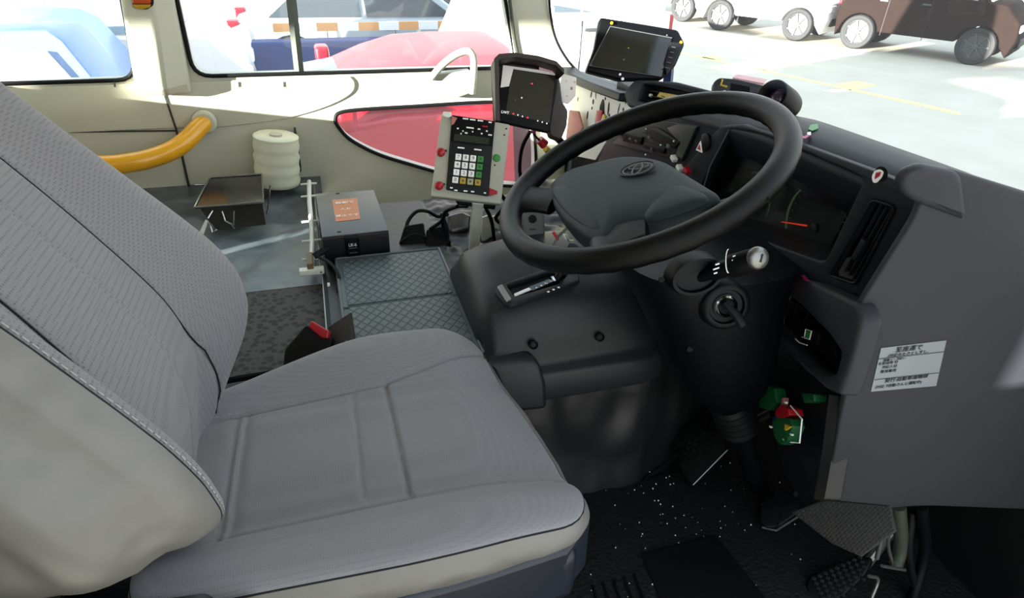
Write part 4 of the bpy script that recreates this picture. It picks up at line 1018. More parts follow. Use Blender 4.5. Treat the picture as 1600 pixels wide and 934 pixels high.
# carpet upstand, bundled hoses and brackets behind the accelerator
Fh = vert_plane((.93, .80), (1.02, .40))
o = panel('carpet_upstand', speckle('woven_black', '121311', '050505', 260, .45, rnd=.1), Fr(Fh.o, (-.8, -.3, .5)), pxp(Fr(Fh.o, (-.8, -.3, .5)), [(1235, 800), (1290, 780), (1390, 790), (1400, 830), (1345, 870), (1300, 850)]), d=.01, bev=.003); tag(o, 'woven black carpet turned up against the bulkhead behind the pedals', 'carpet')
struct(MB().box((1.12, .85, -.80), (.03, 1.75, .70)).build('wall_front', M['rubber']))
hs = thing('hose_bundle', 'dark hoses and wires hanging below the dash end panel', 'hoses', (.98, .50, -1.05))
for k, (pts, r, m) in enumerate((([(1404, 790, .52), (1408, 850, .51), (1400, 882, .50)], .012, 'gasket'), ([(1392, 796, .50), (1388, 850, .50), (1396, 885, .49)], .003, 'steel'), ([(1370, 872, .49), (1384, 815, .50), (1392, 800, .50)], .004, 'steel'), ([(1378, 884, .48), (1414, 890, .48)], .003, 'steel'), ([(1426, 800, .52), (1420, 860, .50), (1430, 920, .48)], .007, 'rubber'), ([(1440, 790, .50), (1445, 860, .50), (1425, 940, .47)], .010, 'dashdk'), ([(1362, 934, .46), (1372, 905, .47), (1358, 900, .47)], .003, 'steel'))):
    MB().tube(catmull([aty(x, y, yy) for x, y, yy in pts], 6), r, 8).build('hose', M[m], hs, 80)

# ================================================================== DEVICES AND SMALL THINGS
def fdome(f, pts, d, bev, m, name, par, w=0): return panel(name, M[m], f, rnd(pxp(f, pts), bev*1.5), d=d, bev=bev, parent=par, w=w)
# keypad terminal on its post
FR = Fr(aty(735, 250, 1.30), (-.12, -.80, .55), (690, 181), (795, 194))
kt = thing('keypad_terminal', 'beige framed keypad terminal with white, green and yellow keys on a post', 'terminal', aty(740, 408, 1.31))
panel('frame', M['beige'], FR, rnd(pxp(FR, [(690, 177), (797, 194), (783, 319), (673, 306)]), .005), d=.022, bev=.003, parent=kt)
panel('keypad_body', M['grey_dk'], FR, rnd(pxp(FR, [(706, 181), (773, 191), (763, 307), (697, 297)]), .003), d=.008, bev=.001, parent=kt, w=.007)
panel('head_strip', M['void'], FR, rnd(pxp(FR, [(707, 182), (773, 192), (769, 230), (704, 222)]), .002), d=.004, bev=.0005, parent=kt, w=.009)
panel('display', M['lcd'], FR, pxp(FR, [(710, 211), (764, 218), (763, 228), (708, 222)]), d=.002, parent=kt, w=.0105)
for x, y, w_ in ((727, 188, .012), (738, 189.5, .012), (750, 191, .012), (765, 193.5, .007), (734, 202, .016), (715, 203, .004), (748, 204, .006), (723, 207, .003), (738, 208, .003), (720, 211, .003), (760, 207, .004), (728, 210, .006), (752, 211, .004), (765, 213, .008), (720, 233, .015), (746, 236, .016), (705, 295, .006), (712, 299, .007), (727, 300, .008), (738, 301, .007), (757, 303, .005)):
    b = MB(); b.fbox(FR, *FR.uv(x, y), .0085, w_, .0028, .0025); b.build('white_mark', M['white'], kt, 0)
b = MB(); b.fbox(FR, *FR.uv(757, 200), .0085, .012, .003, .0025); b.build('red_mark', M['red'], kt, 0)
panel('red_corner', M['salmon'], FR, pxp(FR, [(706, 184), (714, 187), (709, 196), (705, 198)]), d=.002, parent=kt, w=.0112)
K0, K1, K2, K3 = [Vector(FR.uv(*p)) for p in ((715.9, 247), (750.2, 250.5), (711.2, 282.7), (746, 286.8))]
cols = [['white', 'white', 'white', 'green']]*3+[['white', 'yel', 'paper', 'yel']]
chars = ['789', '456', '123', '0.']
for r in range(4):
    for c in range(4):
        p = (K0.lerp(K1, c/3)).lerp(K2.lerp(K3, c/3), r/3)
        b = MB(); b.fbox(FR, p.x, p.y, .006, .0128, .0135, .005, bev=.0012); k_ = b.build('key', M[cols[r][c] if not (r == 3 and c == 2) else 'roll'], kt)
        if c < 3 and not (r == 3 and c > 0): text(chars[r][c], .010, FR, p.x, p.y, M['ink'], k_, w=.0115, name='key_print')
        else: 
            b = MB(); b.fbox(FR, p.x, p.y, .0108, .005, .005, .0008, bev=.0003); b.build('key_print', M['greend' if c == 3 and r < 3 else 'greym'], k_, 0)
b = MB(); b.lathe(FR.P(*FR.uv(776, 247), 0), FR.n, [(.0085, 0), (.0085, .002), (.007, .003), (0, .003)], 24); b.build('green_dot', M['green'], kt)
for x, y in ((773, 258), (791, 201), (788, 211)): b = MB(); b.lathe(FR.P(*FR.uv(x, y), 0), FR.n, [(.002, 0), (.002, .001), (0, .0015)], 10); b.build('screw', M['ink'], kt)
for x, y in ((689, 239), (686, 291)):
    b = MB(); b.lathe(FR.P(*FR.uv(x, y), .001), FR.n, [(.009, 0), (.0095, .006), (.006, .010), (0, .011)], 14); b.build('red_knob', M['red'], kt)
    MB().tube([FR.P(*FR.uv(x, y), .006), FR.P(*FR.uv(x+9, y-3), .004)], .0022, 6).build('pin', M['ink'], kt)
panel('red_tag', M['red'], FR, rnd(pxp(FR, [(764, 294), (777, 299), (777, 303), (764, 307)]), .002), d=.004, bev=.001, parent=kt, w=.005)
panel('frame_clip', M['whitem'], FR, rnd(pxp(FR, [(692, 176), (705, 177), (705, 184), (700, 186), (691, 183)]), .003), d=.010, bev=.002, parent=kt, w=.009)
FPo = Fr(aty(742, 360, 1.325), (-.05, -1, .15))
panel('post', M['beige'], FPo, pxp(FPo, [(739, 318), (756, 319), (746, 412), (732, 409)]), [rect(*FPo.uv(741, 403), .005, .010)], d=.014, bev=.002, parent=kt)
panel('post_slot', M['void'], FPo, rect(*FPo.uv(741, 403), .006, .012), d=.002, parent=kt, w=-.004)
panel('bracket', M['dashdk'], FPo, rnd(pxp(FPo, [(715, 312), (778, 320), (775, 330), (716, 322)]), .004), d=.03, bev=.003, parent=kt, w=-.012)
# fare display with hood
FB_ = Fr(aty(825, 150, 1.38), (-.10, -.86, .42), (790, 103), (870, 119))
fd = thing('hooded_display', 'dark square display with brown sun hood mounted above the keypad terminal', 'display', aty(850, 215, 1.42))
fdome(FB_, [(786, 104), (870, 118), (872, 130), (858, 207), (772, 188), (778, 150)], .02, .003, 'dashdk', 'body', fd)
panel('screen', M['screen'], FB_, pxp(FB_, [(800, 108), (867, 119), (859, 192), (790, 178)]), d=.002, parent=fd, w=.001)
panel('painted_reflection', M['paper'], FB_, pxp(FB_, [(786, 102), (868, 113), (867, 118), (802, 108), (795, 135), (782, 137)]), d=.0015, parent=fd, w=.0015)  # bright reflection along the display edge, painted as a white strip
panel('pink_strip', M['pinkpaper'], FB_, pxp(FB_, [(842, 104), (866, 108), (865, 114), (842, 110)]), d=.0015, parent=fd, w=.003)
hd = [FB_.uv(x, y) for x, y in ((773, 190), (768, 100), (775, 93), (800, 91), (835, 96), (862, 104), (874, 116))]
H = []
for i, (u, v) in enumerate(hd): ix, iy = (.010 if i < 3 else .002), (-.001 if i < 2 else -.010); H.append([FB_.P(u, v, -.012), FB_.P(u, v, .045 if 0 < i else .02), FB_.P(u+ix, v+iy, .045 if 0 < i else .02), FB_.P(u+ix, v+iy, -.012)])
MB().loft(H).build('hood', M['brown_dk'], fd, 30, .001)
panel('hood_back', M['brown_dk'], FB_, pxp(FB_, [(772, 188), (768, 101), (776, 94), (800, 92), (835, 97), (862, 105), (873, 117), (860, 150), (800, 180)]), d=.003, parent=fd, w=-.012)
fdome(FB_, [(868, 118), (876, 122), (880, 158), (889, 172), (887, 196), (878, 218), (862, 212), (858, 200)], .035, .004, 'brown_dk', 'side_box', fd, w=-.006)
text('LWT', .0085, FB_, *FB_.uv(789, 176), M['white_lamp'], fd, w=.0025, name='display_letters')
for x, y, m in ((802, 178, 'lamp_red'), (809, 180, 'white_lamp'), (816, 182, 'white_lamp'), (824, 184, 'lamp_red'), (840, 189, 'white_lamp'), (847, 191, 'white_lamp'), (854, 193, 'white_lamp'), (815, 153, 'white_lamp'), (805, 156, 'greym'), (831, 131, 'lamp_red')):
    b = MB(); b.fbox(FB_, *FB_.uv(x, y), .0015, .004 if m == 'lamp_red' else .0024, .003, .001); b.build('display_mark', M[m], fd, 0)
MB().tube([FB_.P(*FB_.uv(866, 205), -.02), aty(880, 225, 1.44), Vector((.755, 1.46, -.46))], .010, 10).build('mount_arm', M['dashdk'], fd)
FPa = Fr(aty(886, 138, 1.40), (-.25, -.9, .3))
o = panel('note_sheet', M['paper'], FPa, rnd(pxp(FPa, [(878, 115), (901, 121), (899, 150), (888, 163), (870, 158)]), .002), d=.002); tag(o, 'white and pink paper note stuck beside the hooded display', 'note')
for x, y, s in ((893, 138, .005), (885, 127, .003), (898, 128, .004), (886, 150, .003)): panel('pink_print', M['pinkpaper' if s < .005 else 'salmon'], FPa, rect(*FPa.uv(x, y), s, s*1.2), d=.0006, parent=o, w=.0016)
o = panel('salmon_board', M['salmon'], Fr(FQ.P(0, 0, .03), FQ.n), rnd(pxp(Fr(FQ.P(0, 0, .03), FQ.n), [(889, 172), (903, 174), (910, 200), (888, 232), (884, 215)]), .004), d=.006, bev=.001); tag(o, 'salmon-pink board leaning on the perforated dash plate', 'board')
# display unit on the dash top
FA = Fr(aty(990, 78, 1.46), (-.20, -.88, .42), (942, 30), (1050, 50))
dt = thing('dash_top_display', 'wide black display unit standing on the dash top below the windscreen', 'display', aty(985, 126, 1.46))
fdome(FA, [(938, 26), (1000, 36), (1060, 46), (1071, 68), (1056, 103), (1036, 123), (970, 124), (916, 110), (929, 75)], .03, .005, 'dashdk', 'housing', dt, w=-.002)
panel('screen', M['screen'], FA, rnd(pxp(FA, [(954, 42), (1049, 60), (1033, 121), (920, 104)]), .003), d=.004, bev=.001, parent=dt, w=.003)
MB().tube([FA.P(*FA.uv(x, y), .004) for x, y in ((921, 103), (953, 42), (1049, 60))], .0012, 6).build('bright_edge', M['greym'], dt, 0)
fdome(FA, [(1046, 66), (1068, 68), (1052, 102), (1040, 118), (1036, 100)], .012, .003, 'grey_dk', 'side_wing', dt, w=.006)
for x, y, m, s in ((955, 37, 'yellens', .006), (1063, 67, 'yellens', .006), (968, 117, 'white', .005), (981, 76, 'yellens', .003), (974, 94, 'greym', .004), (1041, 56, 'greym', .003), (972, 124, 'white', .006), (923, 103, 'greym', .003)):
    b = MB(); b.lathe(FA.P(*FA.uv(x, y), .004), FA.n, [(s*.6, 0), (s*.6, .002), (0, .0025)], 12); b.build('dot', M[m], dt)
for k in range(5):
    b = MB(); b.fbox(FA, *FA.uv(1050-k*2.5, 76+k*8), .010, .010, .002, .003); b.build('button_mark', M['greym'], dt, 0)
MB().tube([aty(1046, 92, 1.49), aty(1045, 112, 1.49), aty(1043, 138, 1.47)], .014, 4).build('blue_bracket', mat('blue_bracket', '1f2f66', .5), dt, 20)
b = MB(); b.box(Vector((.82, 1.50, -.375)), (.10, .16, .022), bev=.006); b.build('stand_foot', M['dash'], dt)
# small camera box and black cylinder on the dash
FC_ = Fr(atx(1155, 138, .80), (-.45, -.8, .35), (1122, 124), (1190, 132))
dc = thing('dash_camera', 'small dark-blue device with yellow and white marks on the dash top', 'camera', atx(1155, 155, .80))
fdome(FC_, [(1113, 150), (1115, 128), (1124, 121), (1150, 123), (1198, 134), (1194, 156), (1150, 158)], .035, .004, 'plinth', 'housing', dc)
panel('recess', M['void'], FC_, rnd(pxp(FC_, [(1142, 130), (1172, 136), (1170, 150), (1140, 147)]), .002), d=.002, parent=dc, w=.001)
MB().tube([FC_.P(*FC_.uv(x, y), .001) for x, y in ((1129, 124), (1126, 133), (1136, 136))], .0022, 6).build('yellow_mark', M['yel'], dc)
b = MB(); b.fbox(FC_, *FC_.uv(1129, 144), 0, .012, .005, .002, bev=.0008, spin=.3); b.build('white_mark', M['white'], dc)
panel('pink_top', M['pinkpaper'], Fr(FC_.P(*FC_.uv(1160, 122), -.01), (0, -.2, 1)), pxp(Fr(FC_.P(*FC_.uv(1160, 122), -.01), (0, -.2, 1)), [(1145, 121), (1152, 116), (1198, 124), (1194, 130)]), d=.004, parent=dc)
A = atx(1206, 149, .79); tA = A.length/ray(1206, 149).length; B = ray(1235, 168)*(tA*1.045)
cy = thing('black_cylinder', 'black tubular speaker with an open front end on the dash top', 'speaker', B)
b = MB(); b.lathe(A, A-B, [(.012, -.022), (.018, -.022), (.021, -.016), (.0265, .0), (.028, .001), (.0295, -.002), (.029, -.05), (.026, -.068), (.018, -.072), (0, -.072)], 32); b.build('tube_body', M['dashdk'], cy, 50)
b = MB(); b.lathe(A-(A-B).normalized()*.018, A-B, [(.016, 0), (.012, .004), (.005, .008), (0, .008)], 20); b.build('violet_lens', mat('violet_lens', '2c1434', .2), cy)
b = MB(); b.box(atx(1243, 158, .86), (.012, .008, .006), bev=.001); b.build('yellow_mark', M['yel'], cy)
MB().tube([B, B-Vector((0, 0, .035))], .012, 10).build('foot', M['dashdk'], cy)

# folding tray by the wall
TZ = -.665; FY = Fr((-.28, 1.75, TZ), (0, 0, 1), up=(0, 1, 0))
ty = thing('folding_tray', 'shiny dark folding tray on bent wire legs beside the passenger wall', 'tray', (-.28, 1.75, DZ))
tq = pxp(FY, [(304, 325), (328, 278), (409, 273), (412, 317)])
panel('tray_sheet', mat('smoked_sheet', '4a4748', .12, metal=.5, noise_amt=.5, nscale=14), FY, rnd(tq, .004), d=.003, parent=ty)
MB().tube([FY.P(p[0], p[1], .002) for p in tq], .0028, 8, closed=True).build('wire_rim', M['chrome'], ty, 0)
lowp = [FY.P(tq[0][0]+.01, tq[0][1]+.012, -.008), FY.P(tq[3][0]-.005, tq[3][1]+.012, -.008)]
MB().prism([lowp[0], lowp[1], lowp[1]+Vector((0, -.01, -.055)), lowp[0]+Vector((.03, -.01, -.06))], [p+Vector((0, .004, 0)) for p in (lowp[0], lowp[1], lowp[1]+Vector((0, -.01, -.055)), lowp[0]+Vector((.03, -.01, -.06)))]).build('front_plate', mat('smoked_plate', '55534c', .2, metal=.6, noise_amt=.4, nscale=20), ty, 0)
for pts in ([(422, 289, 1.80), (420, 320, 1.79), (415, 346, 1.76)], [(347, 330, 1.66), (352, 345, 1.65), (362, 350, 1.64), (367, 357, 1.64)], [(366, 329, 1.65), (365, 352, 1.64)], [(332, 329, 1.68), (325, 341, 1.67)], [(326, 345, 1.68), (332, 363, 1.66), (340, 359, 1.66)]):
    MB().tube([aty(x, y, yy) for x, y, yy in pts], .0026, 8).build('wire_leg', M['chrome'], ty, 0)
FS2 = Fr(aty(318, 352, 1.66), (-.1, -1, .3)); panel('white_strap', M['whitem'], FS2, pxp(FS2, [(321, 343), (325, 345), (318, 366), (312, 362)]), d=.003, parent=ty)
MB().tube([aty(305, 288.5, 2.02), aty(321, 288, 2.02)], .004, 8).build('wall_catch', M['chrome'], ty)
# roll of film on the wall
ra, rb = aty(434, 286, 1.955), aty(431, 211, 1.955)
rl = thing('film_roll', 'cream roll of thin plastic film hanging upright on the wall', 'roll', ra)
b = MB(); H_ = (rb-ra).length; prof = [(.02, 0), (.061, 0)]
for k in range(13): prof.append((.064+.0022*sin(k*2.1)+.0010*(k % 2), H_*(.02+.96*k/12)))
prof += [(.060, H_), (.02, H_)]; b.lathe(ra, rb-ra, prof, 40); b.build('film', M['rollw'], rl, 40)
b = MB(); b.lathe(ra-(rb-ra)*.03, rb-ra, [(.018, 0), (.018, H_*1.06), (0, H_*1.06)], 20); b.build('core', M['beige'], rl)
FW2 = Fr((0, 1.985, 0), (0, -1, 0)); panel('black_bracket', M['rubber'], FW2, rnd(pxp(FW2, [(459, 206), (462, 206), (467, 238), (471, 268), (468, 270), (463, 240)]), .002), d=.05, bev=.001, parent=rl)
# rail between deck and engine cover
rw = thing('floor_rail', 'white enamelled rail with cross clips running from the wall to the engine cover edge', 'rail', (-.06, 1.6, DZ))
MB().tube(catmull([(-.058, 1.93, -.712), (-.060, 1.75, -.708), (-.057, 1.55, -.708), (-.062, 1.40, -.710), (-.064, 1.35, -.712)], 6), .0065, 10).build('rail_tube', M['whitem'], rw, 60)
MB().tube([(-.045, 1.91, -.715), (-.043, 1.34, -.715)], .0025, 8).build('thin_rail', M['steel'], rw)
for y in (1.90, 1.80, 1.62, 1.50, 1.40): MB().tube([(-.083, y, -.708), (-.036, y, -.708)], .0032, 8).build('clip', M['whitem'], rw)
b = MB(); b.box((-.063, 1.350, -.714), (.055, .018, .014), bev=.002); b.build('end_clamp', M['whitem'], rw)
b = MB(); b.box((-.065, 1.375, -.70), (.014, .06, .016), bev=.002); b.build('tan_block', mat('tan_block', '8d7c5a', .6), rw)
lvv = thing('latch_lever', 'dark metal latch lever with a cable at the corner of the engine cover', 'lever', (-.03, 1.33, -.72))
MB().tube([(-.055, 1.375, -.690), (-.012, 1.385, -.672)], .009, 4).build('lever_arm', M['dash'], lvv, 10, .001)
MB().tube(catmull([(-.045, 1.37, -.69), (-.02, 1.33, -.688), (-.005, 1.28, -.695), (-.010, 1.25, -.72)], 6), .004, 8).build('cable', M['rubber'], lvv)
MB().tube([(-.026, 1.30, -.735), (-.024, 1.25, -.735)], .012, 12).build('black_cap', M['rubber'], lvv)
b = MB(); b.box((-.030, 1.29, -.722), (.008, .016, .003), bev=.001); b.build('white_chip', M['white'], lvv)
# router box
RZ = -.645; FX = Fr((.04, 1.5, RZ), (0, 0, 1), up=(0, 1, 0))
bx = thing('control_box', 'black metal box with an orange warning sticker on its grey lid', 'box', (.04, 1.5, -.715))
bp_ = pxp(FX, [(493, 303), (584, 297), (607, 360), (503, 371)])
panel('case', M['boxside'], FX, bp_, d=.068, bev=.002, parent=bx, w=-.003)
panel('lid', M['boxtop'], FX, bp_, d=.004, bev=.0012, parent=bx, w=.001)
panel('orange_sticker', M['orange'], FX, pxp(FX, [(519, 313), (558, 310), (563, 343), (525, 347)]), d=.0006, parent=bx, w=.0018)
FXt = Fr(FX.hit(541, 328), (0, 0, 1), (519, 313), (558, 310))
for s, x, y, z in (('無断で', 539, 318, .0165), ('入力', 540, 328, .0135), ('禁止です', 543, 338, .0145)): text(s, z, FXt, *FXt.uv(x, y), M['white'], bx, w=.0028, name='sticker_print')
for x, y in ((528, 303), (530, 363)): b = MB(); b.fbox(FX, *FX.uv(x, y), 0, .009, .004, .002); b.build('lid_slot', M['void'], bx)
fb = bp_[3]; FXf = Fr(FX.P(bp_[3][0], bp_[3][1], 0), (0, -1, 0))
b = MB(); u, v = FXf.uv(551, 384); b.fbox(FXf, u, v, -.002, .032, .05, .010, bev=.002); b.build('plug', M['dashdk'], bx)
for k in range(3): b = MB(); b.fbox(FXf, u, v+.010-k*.012, .008, .018, .002, .0006); b.build('plug_mark', M['greym'], bx, 0)
text('LR-6', .010, FXf, u, v+.006, M['white'], bx, w=.0088, name='plug_print')
# power adapters and cables
for (pts, y, lab) in (([(632, 352), (662, 347), (668, 388), (634, 392), (622, 384)], 1.46, 'black power adapter standing nearest the control box'), ([(666, 358), (690, 352), (706, 378), (690, 388), (664, 386)], 1.45, 'black power adapter lying behind the mat corner')):
    f = Fr(aty(665, 370, y), (-.1, -.7, .7)); o = panel('power_adapter', M['dashdk'], f, rnd(pxp(f, pts), .006), d=.035, bev=.005); tag(o, lab, 'adapter')
for lab, pts in (('black cable arching over the power adapters', [(640, 372, 1.48), (636, 350, 1.5), (650, 331, 1.52), (668, 330, 1.52), (684, 338, 1.52), (700, 335, 1.5)]),
                 ('black cable dropping from the keypad terminal to the adapters', [(715, 322, 1.36), (697, 330, 1.40), (690, 345, 1.44), (672, 358, 1.46)]),
                 ('black cable hanging right of the adapters', [(690, 333, 1.46), (696, 350, 1.45), (700, 372, 1.44)]),
                 ('black cable loop under the keypad terminal, left of its post', [(730, 322, 1.38), (705, 324, 1.42), (692, 340, 1.44), (694, 362, 1.44)]),
                 ('thick black cable right of the terminal post', [(758, 322, 1.36), (768, 345, 1.40), (772, 372, 1.42), (776, 390, 1.42)]),
                 ('black cable between terminal frame and steering wheel', [(780, 300, 1.38), (790, 318, 1.40), (775, 340, 1.42), (786, 352, 1.42)]),
                 ('black cable hanging under the hooded display', [(828, 206, 1.42), (816, 230, 1.46), (812, 262, 1.50), (816, 290, 1.52)]),
                 ('thin black cable running past the box to the left', [(625, 378, 1.46), (648, 366, 1.47), (672, 376, 1.45), (670, 390, 1.42)])):
    o = MB().tube(catmull([aty(*p) for p in pts], 8), .0048 if 'thin' not in lab else .003, 8).build('cable', M['rubber'], None, 60); tag(o, lab, 'cable')
f = Fr(aty(716, 350, 1.50), (-.1, -.8, .6)); o = panel('foil_bag', mat('foil', '7d7b80', .25, metal=.6, noise_amt=.3, nscale=30), f, rnd(pxp(f, [(699, 336), (722, 330), (736, 336), (734, 358), (706, 366), (700, 360)]), .006), d=.03, bev=.008); tag(o, 'small shiny grey bag behind the terminal post', 'bag')
f = Fr(aty(775, 360, 1.44), (-.1, -1, .2)); o = panel('beige_post', M['beige'], f, pxp(f, [(754, 340), (764, 336), (772, 385), (752, 385)]), d=.01, bev=.001); tag(o, 'short beige metal bracket right of the terminal post', 'bracket')
o = panel('beige_plate', M['beige'], f, pxp(f, [(768, 346), (784, 340), (790, 392), (768, 388)]), d=.01, bev=.001, w=-.04); tag(o, 'beige plate half hidden by the left side of the steering wheel', 'plate')
rk = thing('cord_weight', 'red plastic weight on a black cord with a yellow tag under the hooded display', 'weight', aty(848, 225, 1.40))
MB().tube([aty(843, 218, 1.40), aty(851, 226, 1.40)], [.010, .012], 12).build('cap_body', M['red'], rk)
MB().tube(catmull([aty(831, 201, 1.39), aty(836, 212, 1.40), aty(843, 219, 1.40)], 5), .003, 6).build('cord', M['rubber'], rk)
MB().tube([aty(833, 203, 1.385), aty(834, 207, 1.385)], .006, 8).build('pink_bead', M['pink'], rk)
MB().tube([aty(852, 232, 1.41), aty(864, 240, 1.42)], .008, 6).build('yellow_tag', M['yel'], rk)
# grey box seen through the wheel
f = Fr(aty(830, 350, 1.18), (-.2, -1, .35)); gb_ = thing('round_button_box', 'grey switch box with a round button seen through the steering wheel', 'switch box', aty(830, 380, 1.2))
panel('box', M['greym'], f, rnd(pxp(f, [(814, 330), (838, 322), (850, 332), (852, 372), (818, 378)]), .006), d=.04, bev=.004, parent=gb_)
b = MB(); b.lathe(f.P(*f.uv(832, 342), 0), f.n, [(.009, 0), (.009, .003), (.006, .004), (0, .002)], 20); b.build('button', M['dashdk'], gb_)
b = MB(); b.fbox(f, *f.uv(832, 358), 0, .014, .003, .001); b.build('print_mark', M['ink'], gb_)
for k, (m, pts) in enumerate((('roll', [(884, 366), (888, 376), (896, 376)]), ('whitem', [(878, 364), (884, 372), (905, 392)]), ('red', [(864, 362), (872, 374)]), ('greym', [(892, 350), (870, 372), (862, 388)]))):
    o = MB().tube([aty(x, y, 1.0) for x, y in pts], .0028, 6).build('wire', M[m]); tag(o, ['cream bent wire under the left of the wheel hub', 'long white wire below the wheel hub', 'red wire end left of the wheel hub', 'grey wire slanting behind the wheel hub'][k], 'wire', 'wires behind the steering wheel')
o = MB().tube([aty(x, y, 1.02) for x, y in ((932, 424), (952, 437), (974, 452), (980, 460))], .003, 6).build('wire', M['greym']); tag(o, 'thin grey wire between console and column', 'wire')
# yellow hand rail
hr = thing('hand_rail', 'thick yellow hand rail bending away from the passenger wall', 'hand rail', aty(318, 195, 2.03))
pts = catmull([aty(322, 188, 2.045), aty(309, 201, 2.01), aty(294, 217, 1.97), aty(272, 233, 1.93), aty(243, 245, 1.90), aty(205, 254, 1.88), aty(150, 258, 1.87), aty(40, 250, 1.87)], 8)
MB().tube(pts, .026, 24).build('rail', M['yellow'], hr, 60)
b = MB(); b.lathe(aty(320, 190, 2.04), (0, -1, -.0), [(.034, 0), (.034, .012), (.028, .018)], 24); b.build('wall_flange', M['cream'], hr)
# grab handle
gh = thing('grab_handle', 'cream moulded grab handle rising over the window sill by the front pillar', 'handle', aty(700, 150, 2.0))
gp = catmull([aty(674, 122, 2.0), aty(690, 103, 1.995), (aty(712, 86, 1.99)), aty(732, 80, 1.985), aty(740, 90, 1.985), aty(740, 115, 1.995), aty(737, 145, 2.005)], 6)
MB().tube(gp, .014, 12, flat=.8).build('grip', M['cream_dk'], gh, 60)
panel('mounting_plate', M['cream_dk'], Fr((0, 2.0, 0), (0, -1, 0)), rnd(pxp(Fr((0, 2.0, 0), (0, -1, 0)), [(669, 118), (700, 114), (737, 110), (736, 146), (715, 153), (672, 152)]), .01), d=.04, bev=.004, parent=gh, w=.0)

# ================================================================== OUTSIDE
GZ = -2.20
KD = 1.0
gr = MB(); gr.box((8, 14, GZ-.05), (70, 60, .1)); struct(gr.build('ground', M['asphalt'], smooth=0))
Fgr = Fr((0, 0, GZ), (0, 0, 1), up=(0, 1, 0))
ylw = mat('road_yellow', 'e9d88a', .8); wht = mat('road_white', 'dcdad0', .8)
for nm, pts, m, lab in (('road_line', [(1060, 83), (1062, 81), (1430, 160), (1500, 176), (1500, 180), (1428, 163)], ylw, 'long pale yellow line crossing the car park'),
                   ('road_mark', [(1095, 90), (1112, 86), (1136, 90), (1118, 94)], ylw, 'yellow diamond mark farthest from the bus'),
                   ('road_mark', [(1172, 105), (1200, 101), (1222, 106), (1196, 111)], ylw, 'yellow diamond mark, middle of the three'),
                   ('road_mark', [(1306, 131), (1340, 127), (1370, 133), (1338, 139)], ylw, 'yellow diamond mark nearest the bus'),
                   ('road_dash', [(1226, 81), (1240, 75), (1290, 74), (1290, 77), (1240, 79)], wht, 'white dash beside the white van'),
                   ('road_dash', [(1284, 142), (1300, 140), (1330, 140), (1330, 143), (1300, 144)], wht, 'white dash beside the nearest yellow diamond'),
                   ('road_dash', [(1062, 54), (1110, 51), (1110, 54), (1062, 57)], wht, 'white dash near the left car of the row')):
    o = panel(nm, m, Fgr, pxp(Fgr, pts), d=.004, w=.004); tag(o, lab, 'road marking')
carglass = mat('car_glass', '2c363c', .08, spec=.8)
paleglass = mat('pale_car_glass', '8fa3ac', .12, spec=.8)
tyre = mat('tyre', '202022', .8); rim_m = mat('wheel_rim', '3c3e40', .5); lampm = mat('headlamp', 'e6ecef', .1)
